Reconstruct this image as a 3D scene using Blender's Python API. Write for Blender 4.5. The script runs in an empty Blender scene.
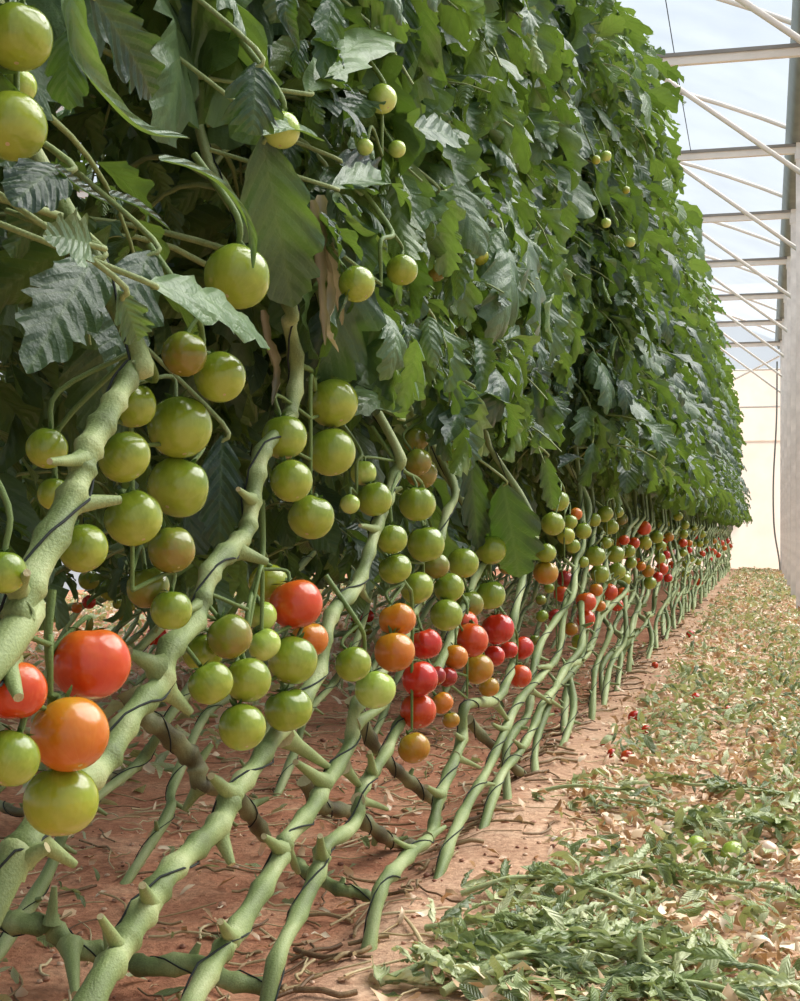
import bpy, math, random
import numpy as np
from mathutils import Vector, Matrix, Quaternion, noise
PI = math.pi
scn = bpy.context.scene
COL = scn.collection
R0 = random.Random(7)

# ------------------------------------------------------------------ camera model (used to measure the place)
F, CX, HY, VX, CAMH = 1450.0, 400.0, 533.0, 765.0, 0.68
TH = math.atan2(VX - CX, F)
S_, C_ = math.sin(TH), math.cos(TH)

def at_depth(px, py, zd):
    xc = (px - CX) / F * zd
    return Vector((-S_ * zd + C_ * xc, C_ * zd + S_ * xc, CAMH + (HY - py) / F * zd))
def depth_on_plane(px, X):
    return F * X / (C_ * (px - VX))
def at_plane(px, py, X):
    return at_depth(px, py, depth_on_plane(px, X))
def at_ground(px, py, h=0.0):
    return at_depth(px, py, (CAMH - h) * F / (py - HY))
def depth_of(p):
    return -S_ * p[0] + C_ * p[1]
CAM = Vector((0, 0, CAMH))

# ------------------------------------------------------------------ mesh builder
class MB:
    def __init__(s):
        s.v = []; s.q = []; s.ng = []; s.uv = []; s.tone = []; s.mq = []; s.mn = []; s.n = 0
    def add(s, v, f, uv=None, tone=0.5, mi=0):
        v = np.asarray(v, dtype=np.float32)
        if isinstance(f, np.ndarray) or all(len(q) == 4 for q in f):
            f = np.asarray(f, dtype=np.int32)
            s.q.append(f + s.n); s.mq.append(np.full(len(f), mi, dtype=np.int32))
        else:
            for q in f: s.ng.append([i + s.n for i in q]); s.mn.append(mi)
        s.v.append(v)
        s.uv.append(np.zeros((len(v), 2), dtype=np.float32) if uv is None else np.asarray(uv, dtype=np.float32))
        s.tone.append(np.full(len(v), tone, dtype=np.float32) if np.isscalar(tone) else np.asarray(tone, dtype=np.float32))
        s.n += len(v)
    def quads(s):
        return np.concatenate(s.q)
    def mesh(s, name, offset=(0, 0, 0)):
        v = (np.concatenate(s.v) - np.array(offset, dtype=np.float32)).astype(np.float32)
        q = np.concatenate(s.q) if s.q else np.zeros((0, 4), np.int32)
        li = np.concatenate([q.ravel()] + [np.array(g, dtype=np.int32) for g in s.ng]).astype(np.int32)
        tot = np.concatenate([np.full(len(q), 4, np.int32), np.array([len(g) for g in s.ng], dtype=np.int32)]).astype(np.int32)
        start = np.concatenate([[0], np.cumsum(tot)[:-1]]).astype(np.int32)
        me = bpy.data.meshes.new(name)
        me.vertices.add(len(v)); me.vertices.foreach_set('co', v.ravel())
        me.loops.add(len(li)); me.loops.foreach_set('vertex_index', li)
        me.polygons.add(len(tot)); me.polygons.foreach_set('loop_start', start); me.polygons.foreach_set('loop_total', tot)
        me.polygons.foreach_set('use_smooth', np.ones(len(tot), dtype=bool))
        me.polygons.foreach_set('material_index', np.concatenate(s.mq + [np.array(s.mn, dtype=np.int32)]).astype(np.int32))
        uv = np.concatenate(s.uv)
        if np.any(uv):
            lay = me.uv_layers.new(name='leaf_uv')
            lay.data.foreach_set('uv', uv[li].ravel())
        at = me.attributes.new('tone', 'FLOAT', 'POINT')
        at.data.foreach_set('value', np.concatenate(s.tone).astype(np.float32))
        me.update(calc_edges=True); me.validate()
        return me

def smooth_path(pts, n=6):
    pts = [np.array(p, dtype=float) for p in pts]
    if len(pts) < 3:
        return [pts[0] + (pts[-1] - pts[0]) * k / n for k in range(n + 1)]
    P = [2 * pts[0] - pts[1]] + pts + [2 * pts[-1] - pts[-2]]
    out = []
    for i in range(1, len(P) - 2):
        for k in range(n):
            t = k / n
            out.append(0.5 * (2 * P[i] + (P[i + 1] - P[i - 1]) * t + (2 * P[i - 1] - 5 * P[i] + 4 * P[i + 1] - P[i + 2]) * t * t
                              + (3 * P[i] - P[i - 1] - 3 * P[i + 1] + P[i + 2]) * t ** 3))
    out.append(pts[-1])
    return out

def frames(path):
    path = np.array(path)
    T = np.gradient(path, axis=0)
    T /= (np.linalg.norm(T, axis=1)[:, None] + 1e-9)
    up = np.array([0, 0, 1.0]) if abs(T[0][2]) < 0.9 else np.array([1.0, 0, 0])
    N = np.zeros_like(T); N[0] = np.cross(T[0], up); N[0] /= np.linalg.norm(N[0])
    for i in range(1, len(T)):
        v = N[i - 1] - T[i] * np.dot(N[i - 1], T[i])
        N[i] = v / (np.linalg.norm(v) + 1e-9)
    return path, T, N, np.cross(T, N)

def tube(mb, path, rad, seg=8, tone=0.5, mi=0, cap=True, capmi=None, lump=0.0, rng=None):
    path, T, N, B = frames(path)
    k = len(path)
    rad = np.full(k, rad) if np.isscalar(rad) else np.asarray(rad, dtype=float)
    a = np.linspace(0, 2 * PI, seg, endpoint=False)
    rr = np.repeat(rad[:, None], seg, 1)
    if lump and rng:
        ph = rng.uniform(0, 6)
        rr = rr * (1 + lump * np.sin(2 * a[None, :] + ph + np.arange(k)[:, None] * 0.25) + 0.5 * lump * np.sin(3 * a[None, :] - np.arange(k)[:, None] * 0.4))
    V = path[:, None, :] + rr[:, :, None] * (np.cos(a)[None, :, None] * N[:, None, :] + np.sin(a)[None, :, None] * B[:, None, :])
    V = V.reshape(-1, 3)
    f = []
    for i in range(k - 1):
        for j in range(seg):
            j2 = (j + 1) % seg
            f.append((i * seg + j, i * seg + j2, (i + 1) * seg + j2, (i + 1) * seg + j))
    if not np.isscalar(tone):
        tone = np.repeat(np.asarray(tone), seg)
    mb.add(V, f, None, tone, mi)
    if cap:
        for i, q in ((0, list(range(seg))[::-1]), (k - 1, list(range(seg)))):
            ring = V[i * seg:(i + 1) * seg]
            mb.add(ring, [tuple(q)], None, 0.5, mi if capmi is None else capmi)

def box(mb, lo, hi, mi=0):
    x0, y0, z0 = lo; x1, y1, z1 = hi
    v = [(x0, y0, z0), (x1, y0, z0), (x1, y1, z0), (x0, y1, z0), (x0, y0, z1), (x1, y0, z1), (x1, y1, z1), (x0, y1, z1)]
    for q in ((0, 3, 2, 1), (4, 5, 6, 7), (0, 1, 5, 4), (1, 2, 6, 5), (2, 3, 7, 6), (3, 0, 4, 7)):
        mb.add([v[i] for i in q], [(0, 1, 2, 3)], None, 0.5, mi)

# ------------------------------------------------------------------ objects and properties
def tag(o, label=None, cat=None, group=None, kind=None):
    if label: o['label'] = label
    if cat: o['category'] = cat
    if group: o['group'] = group
    if kind: o['kind'] = kind
    return o
def empty(name, loc):
    o = bpy.data.objects.new(name, None); o.empty_display_size = 0.05
    o.location = loc; COL.objects.link(o); return o
def origin_of(o):
    p = Vector((0, 0, 0))
    while o is not None:
        p += o.location; o = o.parent
    return p
def build(name, mb, mats, parent=None, loc=None):
    """one mesh object from world-space geometry"""
    base = origin_of(parent) if parent is not None else Vector(loc or (0, 0, 0))
    me = mb.mesh(name, base)
    for m in (mats if isinstance(mats, (list, tuple)) else [mats]):
        me.materials.append(m)
    o = bpy.data.objects.new(name, me); COL.objects.link(o)
    if parent is not None: o.parent = parent
    else: o.location = base
    return o
def copy_tree(o, parent=None):
    c = o.copy(); COL.objects.link(c)
    if parent is not None:
        c.parent = parent; c.matrix_parent_inverse = Matrix()
    for ch in KIDS.get(o.name, []):
        copy_tree(ch, c)
    return c
KIDS = {}
def kids(o, *ch):
    KIDS.setdefault(o.name, []).extend(ch)

# ------------------------------------------------------------------ materials
def lin(h):
    h = h.lstrip('#')
    c = [int(h[i:i + 2], 16) / 255 for i in (0, 2, 4)]
    return tuple(x / 12.92 if x <= 0.04045 else ((x + 0.055) / 1.055) ** 2.4 for x in c) + (1.0,)
class NT:
    def __init__(s, name):
        s.m = bpy.data.materials.new(name); s.m.use_nodes = True
        s.t = s.m.node_tree; s.t.nodes.clear()
        s.out = s.t.nodes.new('ShaderNodeOutputMaterial')
    def n(s, typ, **kw):
        nd = s.t.nodes.new(typ)
        for k, v in kw.items():
            if k == 'inp':
                for a, b in v.items(): nd.inputs[a].default_value = b
            else: setattr(nd, k, v)
        return nd
    def l(s, a, b): s.t.links.new(a, b)
    def noise(s, scale, detail=3, vec=None, rough=0.55, dist=0.0):
        nd = s.n('ShaderNodeTexNoise', inp={'Scale': scale, 'Detail': detail, 'Roughness': rough, 'Distortion': dist})
        if vec is not None: s.l(vec, nd.inputs['Vector'])
        return nd.outputs['Fac']
    def ramp(s, fac, stops):
        nd = s.n('ShaderNodeValToRGB')
        e = nd.color_ramp.elements
        while len(e) < len(stops): e.new(0.5)
        for q, (p, c) in zip(e, stops): q.position = p; q.color = c
        s.l(fac, nd.inputs[0]); return nd.outputs[0]
    def mix(s, fac, a, b, blend='MIX'):
        nd = s.n('ShaderNodeMix', data_type='RGBA', blend_type=blend)
        for sock, v in ((nd.inputs[0], fac), (nd.inputs[6], a), (nd.inputs[7], b)):
            if hasattr(v, 'is_output'): s.l(v, sock)
            else: sock.default_value = v
        return nd.outputs[2]
    def math(s, op, a, b=0.0, clamp=False):
        nd = s.n('ShaderNodeMath', operation=op, use_clamp=clamp)
        for sock, v in zip(nd.inputs, (a, b)):
            if hasattr(v, 'is_output'): s.l(v, sock)
            else: sock.default_value = v
        return nd.outputs[0]
    def bump(s, h, strength, dist):
        nd = s.n('ShaderNodeBump', inp={'Strength': strength, 'Distance': dist})
        s.l(h, nd.inputs['Height']); return nd.outputs[0]
    def principled(s, col, rough=0.5, spec=0.5, normal=None, **kw):
        p = s.n('ShaderNodeBsdfPrincipled')
        for sock, v in (('Base Color', col), ('Roughness', rough), ('Specular IOR Level', spec)):
            if hasattr(v, 'is_output'): s.l(v, p.inputs[sock])
            else: p.inputs[sock].default_value = v
        for k, v in kw.items(): p.inputs[k.replace('_', ' ')].default_value = v
        if normal is not None: s.l(normal, p.inputs['Normal'])
        return p.outputs[0]
    def done(s, sh):
        s.l(sh, s.out.inputs['Surface']); return s.m

def leaf_material(name, front, back, glow, transl=0.3, vein=True):
    """stops: (dark, mid, light) along the leaf's own tone"""
    t = NT(name)
    at = t.n('ShaderNodeAttribute', attribute_name='tone').outputs['Fac']
    uv = t.n('ShaderNodeUVMap').outputs[0]
    sep = t.n('ShaderNodeSeparateXYZ'); t.l(uv, sep.inputs[0])
    u, v = sep.outputs[0], sep.outputs[1]
    av = t.math('ABSOLUTE', v)
    ph = t.math('SUBTRACT', t.math('MULTIPLY', u, 8.0), t.math('MULTIPLY', av, 1.7))
    tri = t.math('ABSOLUTE', t.math('SUBTRACT', t.math('FRACT', ph), 0.5))      # 0 between, .5 on a vein
    side = t.math('SMOOTH_MIN', t.math('MULTIPLY', t.math('SUBTRACT', tri, 0.40), 9.0), 1.0)
    side = t.math('MAXIMUM', side, 0.0)
    mid = t.math('SUBTRACT', 1.0, t.math('MULTIPLY', av, 14.0), clamp=True)
    veins = t.math('MAXIMUM', side, mid)
    geo = t.n('ShaderNodeNewGeometry')
    tc = t.n('ShaderNodeTexCoord').outputs['Object']
    nz = t.noise(28, 3, tc)
    k = t.math('ADD', at, t.math('MULTIPLY', t.math('SUBTRACT', nz, 0.5), 0.5), clamp=True)
    fc = t.ramp(k, [(0.0, front[0]), (0.5, front[1]), (1.0, front[2])])
    bc = t.ramp(k, [(0.0, back[0]), (0.5, back[1]), (1.0, back[2])])
    col = t.mix(geo.outputs['Backfacing'], fc, bc)
    if vein:
        col = t.mix(t.math('MULTIPLY', veins, 0.22), col, back[2])
    h = t.math('ADD', t.math('MULTIPLY', tri, -1.0 if vein else 0.0), t.math('MULTIPLY', t.noise(160, 2, tc), 0.6))
    nrm = t.bump(h, 0.6 if vein else 0.25, 0.0042 if vein else 0.001)
    p = t.principled(col, 0.36, 0.5, nrm)
    tr = t.n('ShaderNodeBsdfTranslucent')
    gl = t.ramp(k, [(0.0, glow[0]), (1.0, glow[1])])
    gl = t.mix(t.math('MULTIPLY', veins, 0.3), gl, (0.05, 0.09, 0.02, 1))
    t.l(gl, tr.inputs['Color'])
    mx = t.n('ShaderNodeMixShader'); mx.inputs[0].default_value = transl
    t.l(p, mx.inputs[1]); t.l(tr.outputs[0], mx.inputs[2])
    return t.done(mx.outputs[0])

M = {}
M['leaf'] = leaf_material('tomato_leaf', (lin('293f36'), lin('466048'), lin('73905f')), (lin('455a32'), lin('607a44'), lin('8aa664')), (lin('587820'), lin('88a640')), 0.30)
M['leaf_top'] = leaf_material('young_tomato_leaf', (lin('486240'), lin('6c8856'), lin('a0ba7a')), (lin('64803f'), lin('88a25c'), lin('b4c888')), (lin('84a232'), lin('bcd460')), 0.42)
M['wilt'] = leaf_material('wilted_leaf', (lin('4c5e38'), lin('8a9c62'), lin('d4d8aa')), (lin('929c60'), lin('c2c88c'), lin('e8e8c2')), (lin('8c9c50'), lin('c2cc80')), 0.22)
M['dry'] = leaf_material('dry_leaf', (lin('b08a66'), lin('e0be98'), lin('f6e6c8')), (lin('b89470'), lin('e6c8a4'), lin('f6e8d0')), (lin('9c7440'), lin('d0a870')), 0.15, False)
M['wither'] = leaf_material('withered_leaf', (lin('6c6650'), lin('9a9478'), lin('cfcab0')), (lin('746e56'), lin('a49e82'), lin('d6d2b8')), (lin('70693f'), lin('98905c')), 0.15, False)

def stem_material(name, stops, spec=0.35):
    t = NT(name)
    at = t.n('ShaderNodeAttribute', attribute_name='tone').outputs['Fac']
    tc = t.n('ShaderNodeTexCoord').outputs['Object']
    mp = t.n('ShaderNodeMapping'); mp.inputs['Scale'].default_value = (1, 0.35, 0.35); t.l(tc, mp.inputs[0])
    nz = t.noise(38, 5, mp.outputs[0], 0.65, 0.6)
    fine = t.noise(420, 3, tc)
    k = t.math('ADD', at, t.math('MULTIPLY', t.math('SUBTRACT', nz, 0.5), 0.8), clamp=True)
    k = t.math('ADD', k, t.math('MULTIPLY', t.math('SUBTRACT', fine, 0.5), 0.35), clamp=True)
    col = t.ramp(k, stops)
    h = t.math('ADD', t.math('MULTIPLY', nz, 1.0), t.math('MULTIPLY', fine, 0.5))
    return t.done(t.principled(col, 0.55, spec, t.bump(h, 0.5, 0.004)))
M['stem'] = stem_material('tomato_stem', [(0.0, lin('505a36')), (0.35, lin('73834f')), (0.65, lin('919f68')), (1.0, lin('b6bd8c'))])
M['old_stem'] = stem_material('old_stem', [(0.0, lin('453c2a')), (0.4, lin('6f6d4a')), (0.7, lin('8c8f66')), (1.0, lin('aeb088'))])
M['stalk'] = stem_material('fruit_stalk', [(0.0, lin('445a2c')), (0.5, lin('62783c')), (1.0, lin('869858'))])
M['scar'] = stem_material('cut_end', [(0.0, lin('8a8058')), (0.5, lin('b3aa80')), (1.0, lin('dcd6b4'))])
M['calyx'] = stem_material('calyx', [(0.0, lin('33491f')), (0.5, lin('4c6a2e')), (1.0, lin('6b8a3e'))])

def flat(name, col, rough=0.5, spec=0.4, nscale=30, var=0.12, metal=0.0, bump=0.0):
    t = NT(name)
    tc = t.n('ShaderNodeTexCoord').outputs['Object']
    nz = t.noise(nscale, 4, tc)
    a = tuple(c * (1 - var) for c in col[:3]) + (1,); b = tuple(min(1, c * (1 + var)) for c in col[:3]) + (1,)
    c = t.ramp(nz, [(0.3, a), (0.7, b)])
    return t.done(t.principled(c, rough, spec, t.bump(nz, bump, 0.003) if bump else None, Metallic=metal))
M['twine'] = flat('dark_twine', lin('2d3230'), 0.8, 0.2)
M['steel'] = flat('galvanised_steel', lin('eee6dc'), 0.5, 0.4, 6, 0.08)
M['steel_dark'] = flat('weathered_steel', lin('8e8a84'), 0.55, 0.4, 6, 0.12)
M['gutter'] = flat('grey_gutter', lin('8b908a'), 0.6, 0.3, 4, 0.15)
M['post'] = flat('whitewashed_post', lin('eceae6'), 0.6, 0.3, 9, 0.14, 0, 0.2)
M['hose'] = flat('grey_hose', lin('7d817c'), 0.6, 0.3)
M['stone'] = flat('pale_stone', lin('e2d8cc'), 0.8, 0.2, 20, 0.1, 0, 0.3)
M['flower'] = flat('yellow_petal', lin('e8d64a'), 0.6, 0.3)

def tomato_material(name, body, shoulder, low, streak):
    t = NT(name)
    tc = t.n('ShaderNodeTexCoord').outputs['Object']
    info = t.n('ShaderNodeObjectInfo').outputs['Random']
    add = t.n('ShaderNodeVectorMath', operation='ADD'); t.l(tc, add.inputs[0])
    cmb = t.n('ShaderNodeCombineXYZ')
    t.l(t.math('MULTIPLY', info, 37.0), cmb.inputs[0]); t.l(t.math('MULTIPLY', info, 11.0), cmb.inputs[1])
    t.l(cmb.outputs[0], add.inputs[1])
    sep = t.n('ShaderNodeSeparateXYZ'); t.l(tc, sep.inputs[0])
    nz = t.noise(1.5, 3, add.outputs[0])
    z = t.math('ADD', t.math('MULTIPLY', sep.outputs[2], 0.5), t.math('MULTIPLY', t.math('SUBTRACT', nz, 0.5), 0.9))
    col = t.ramp(t.math('ADD', z, 0.5, clamp=True), [(0.12, low), (0.5, body), (0.92, shoulder)])
    ang = t.math('ARCTAN2', sep.outputs[1], sep.outputs[0])
    c2 = t.n('ShaderNodeCombineXYZ'); t.l(t.math('MULTIPLY', ang, 5.0), c2.inputs[0]); t.l(sep.outputs[2], c2.inputs[1]); t.l(t.math('MULTIPLY', info, 50.0), c2.inputs[2])
    st = t.noise(1.6, 4, c2.outputs[0])
    col = t.mix(t.ramp(st, [(0.5, (0, 0, 0, 1)), (0.8, (0.32, 0.32, 0.32, 1))]), col, streak)
    spk = t.noise(26, 2, add.outputs[0])
    col = t.mix(t.ramp(spk, [(0.62, (0, 0, 0, 1)), (0.75, (0.25, 0.25, 0.25, 1))]), col, streak)
    r2 = t.math('ADD', t.math('POWER', sep.outputs[0], 2.0), t.math('POWER', sep.outputs[1], 2.0))
    scar = t.math('MULTIPLY', t.math('LESS_THAN', sep.outputs[2], -0.5), t.math('LESS_THAN', r2, t.math('MULTIPLY', nz, 0.009)))
    col = t.mix(scar, col, lin('b9a27a'))
    nrm = t.bump(t.noise(3, 1, add.outputs[0]), 0.05, 0.02)
    return t.done(t.principled(col, 0.21, 0.5, nrm, Subsurface_Weight=0.0, Coat_Weight=0.15, Coat_Roughness=0.12))
TOM = {
    'g': tomato_material('green_tomato', lin('7e8f26'), lin('647c22'), lin('97a43a'), lin('a4b052')),
    'lg': tomato_material('pale_green_tomato', lin('a3b94a'), lin('8aa53c'), lin('bccb6c'), lin('c8d488')),
    'yg': tomato_material('yellow_green_tomato', lin('929e2a'), lin('7f9026'), lin('a2a436'), lin('aeb24e')),
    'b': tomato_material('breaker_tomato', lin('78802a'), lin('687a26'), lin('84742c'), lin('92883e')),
    'oc': tomato_material('ochre_tomato', lin('a87c1e'), lin('948226'), lin('b27420'), lin('b89444')),
    'o': tomato_material('orange_tomato', lin('c4711a'), lin('bd8622'), lin('c06418'), lin('c98a38')),
    'ro': tomato_material('orange_red_tomato', lin('c8471a'), lin('c8641e'), lin('bc3816'), lin('cc6230')),
    'r': tomato_material('red_tomato', lin('c02a18'), lin('c4381a'), lin('b22214'), lin('c84a30')),
    'dr': tomato_material('deep_red_tomato', lin('9c2018'), lin('a42c1a'), lin('8c1c16'), lin('a83a2a')),
    'rot': tomato_material('rotten_tomato', lin('c9a78a'), lin('b89070'), lin('d2b49a'), lin('dcc4ae')),
}

# ------------------------------------------------------------------ leaves
def leaflet(rng, L, W, n=16, m=6, bend=0.6, curl=0.7, lobe=0.35, nl=4, a0=0.0, roll=0.0, ripple=0.2):
    u = np.linspace(0, 1, n + 1)
    w = (u ** 0.6) * ((1 - u) ** 0.95); w = w / w.max() * W / 2
    env = np.sin(PI * np.clip(u, 0.02, 0.98)) ** 0.5
    wl = []
    for sd in range(2):
        sw = nl * (u + 0.06 * np.sin(u * 9 + rng.uniform(0, 6))) + rng.uniform(0, 1)
        notch = (0.5 + 0.5 * np.cos(2 * PI * sw)) ** 1.7
        fine = (sw * 2.7 + 0.3) % 1.0
        wl.append(w * (1 - (1.0 * lobe * notch + 0.28 * lobe * fine) * env))
    w = (wl[0] + wl[1]) / 2
    w[0] = W * 0.02; w[-1] = 0.0004
    t = np.linspace(-1, 1, m + 1)
    ang = a0 - bend * u ** 1.3
    ds = L / n
    mx = np.concatenate([[0], np.cumsum(np.cos((ang[1:] + ang[:-1]) / 2) * ds)])
    mz = np.concatenate([[0], np.cumsum(np.sin((ang[1:] + ang[:-1]) / 2) * ds)])
    cu = curl * (0.6 + 0.4 * np.sin(PI * u))
    U, T = np.meshgrid(u, t, indexing='ij')
    wl[0][0] = wl[1][0] = W * 0.02; wl[0][-1] = wl[1][-1] = 0.0004
    Wd = np.where(T < 0, wl[0][:, None], wl[1][:, None]); Cu = cu[:, None] + 1e-4
    y = np.sign(T) * Wd * np.sin(Cu * np.abs(T)) / Cu
    z = Wd * (1 - np.cos(Cu * np.abs(T))) / Cu
    ph = rng.uniform(0, 6.28)
    z = z + ripple * Wd * np.sin(U * 2 * PI * nl * 0.8 + ph + np.sign(T) * 0.9) * np.abs(T) ** 1.5
    z = z + 0.036 * W * np.abs(np.sin((U * 8 - np.abs(T) * 1.7) * PI)) * np.minimum(1, np.abs(T) * 3) * (Wd / (W / 2))
    x = 0.75 * np.abs(T) ** 1.4 * Wd
    if roll:
        tw = roll * U
        y, z = y * np.cos(tw) - z * np.sin(tw), y * np.sin(tw) + z * np.cos(tw)
    ca, sa = np.cos(ang)[:, None], np.sin(ang)[:, None]
    X = mx[:, None] + x * ca - z * sa
    Z = mz[:, None] + x * sa + z * ca
    V = np.stack([X, y, Z], -1).reshape(-1, 3)
    f = []
    for i in range(n):
        for j in range(m):
            a = i * (m + 1) + j
            f.append((a, a + m + 1, a + m + 2, a + 1))
    uv = np.stack([U, T * (Wd / (W / 2 + 1e-6)) * 0.8 + 1e-5], -1).reshape(-1, 2)
    return V, np.array(f, dtype=np.int32), uv

def rot(axis, ang):
    return np.array(Matrix.Rotation(ang, 3, axis))

def compound(rng, L=0.34, n=14, m=6, size=1.0, young=False):
    """pinnate tomato leaf along +X, upper side +Z. Returns a list of (verts, faces, uv, tone, material index)"""
    out = []
    droop = rng.uniform(0.8, 1.9)
    e0 = rng.uniform(0.1, 0.7)
    k = 8
    u = np.linspace(0, 1, k + 1)
    ang = e0 - droop * u ** 1.2
    side = rng.uniform(-0.25, 0.25)
    px = np.concatenate([[0], np.cumsum(np.cos(ang[1:]) * L / k)]); pz = np.concatenate([[0], np.cumsum(np.sin(ang[1:]) * L / k)])
    path = np.stack([px, side * L * u ** 2, pz], -1)
    mb = MB(); tube(mb, path, np.linspace(0.0042, 0.0016, k + 1) * size, 5, cap=False)
    out.append((np.concatenate(mb.v), mb.quads(), None, 0.6, 1))
    tone0 = rng.uniform(0.15, 0.75)
    pos = [(0.36, 0.62), (0.44, 0.28), (0.62, 0.95), (0.7, 0.3), (0.84, 0.85)] if not young else [(0.4, 0.6), (0.65, 0.9), (0.85, 0.7)]
    curl0 = rng.choice([-1.0, -0.5, 0.7, 1.2, 1.6, 2.1])
    LL = 0.14 * size
    def put(V, i, yaw, pitch, rollx):
        Rm = rot('Z', yaw) @ rot('Y', pitch) @ rot('X', rollx)
        return V @ Rm.T + path[i]
    for (pu, sc) in pos:
        for sd in (-1, 1):
            i = min(k, int(round(pu * k)))
            l = LL * sc * rng.uniform(0.8, 1.2)
            V, f, uv = leaflet(rng, l, l * rng.uniform(0.46, 0.66), n, m, rng.uniform(0.5, 2.0), curl0 + rng.uniform(-0.5, 0.5), rng.uniform(0.25, 0.6), rng.choice([3, 4, 5]), 0, rng.uniform(-0.5, 0.5))
            V = V + np.array([l * 0.12, 0, 0])
            V = put(V, i, sd * rng.uniform(0.7, 1.25), rng.uniform(-0.1, 0.8) - ang[i] * 0.4, sd * rng.uniform(-0.4, 0.5))
            out.append((V, f, uv, min(1, max(0, tone0 + rng.uniform(-0.18, 0.18))), 0))
    l = LL * 1.25 * rng.uniform(0.9, 1.25)
    V, f, uv = leaflet(rng, l, l * rng.uniform(0.5, 0.7), n, m, rng.uniform(0.4, 1.6), curl0, rng.uniform(0.25, 0.55), 4, 0, rng.uniform(-0.4, 0.4))
    out.append((put(V, k, rng.uniform(-0.3, 0.3), -ang[k] * 0.9, rng.uniform(-0.4, 0.4)), f, uv, tone0, 0))
    return out

def leaf_set(n, m, yn, ym):
    rl = random.Random(21)
    a = [compound(random.Random(2100 + k), rl.uniform(0.28, 0.40), n, m, rl.uniform(0.9, 1.25)) for k in range(16)]
    b = [compound(random.Random(2200 + k), rl.uniform(0.16, 0.26), yn, ym, 0.72, True) for k in range(8)]
    return a, b
FINE = leaf_set(16, 8, 10, 4)
MID = leaf_set(11, 4, 7, 2)
COARSE = leaf_set(6, 2, 5, 2)

def put_leaf(mb, proto, p, az, scale, tilt, rollx, tone_add=0.0, accept=None):
    Rm = rot('Z', az) @ rot('Y', -tilt) @ rot('X', rollx)
    parts = []
    for V, f, uv, tone, mi in proto:
        W = (V * scale) @ Rm.T + np.array(p)
        parts.append((W, f, uv, min(1, max(0, tone + tone_add)), mi))
    if accept is not None:
        parts = [q for q in parts if accept(q[0])]
    for W, f, uv, tone, mi in parts:
        mb.add(W, f, uv, tone, mi)

def foliage(rng, axis, zmin, zmax, count, accept=None, reach=1.0, lod=None):
    """leaves around a plant's upper stem. axis(z) -> (x, y)"""
    mb = MB(); LEAVES, YOUNG = lod or FINE
    for k in range(count):
        q = (k + rng.random()) / count
        z = zmin + 0.12 + (zmax - zmin - 0.1) * q
        x, y = axis(z)
        az = rng.uniform(-PI, PI)
        if rng.random() < 0.45: az = rng.uniform(-1.1, 1.1)        # out over the path
        top = (z - 2.1) / 0.9
        if rng.random() < top * 0.8:
            pr = rng.choice(YOUNG); sc = rng.uniform(0.8, 1.25); ta = 0.3
        else:
            pr = rng.choice(LEAVES); sc = rng.uniform(0.8, 1.15); ta = 0.05 * (z - 1)
        put_leaf(mb, pr, (x + 0.012 * math.cos(az), y + 0.012 * math.sin(az), z), az, sc * reach, rng.uniform(-0.3, 0.35), rng.uniform(-0.5, 0.5), ta, accept)
    for k in range(7 if lod is MID else 0):                      # thin young tips reaching out at the top
        z = rng.uniform(2.1, zmax); x, y = axis(z)
        put_leaf(mb, rng.choice(YOUNG), (x + 0.14, y, z), rng.uniform(-0.9, 0.9), rng.uniform(1.0, 1.4), rng.uniform(0.0, 0.7), rng.uniform(-0.5, 0.5), 0.3, accept)
    return mb

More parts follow.
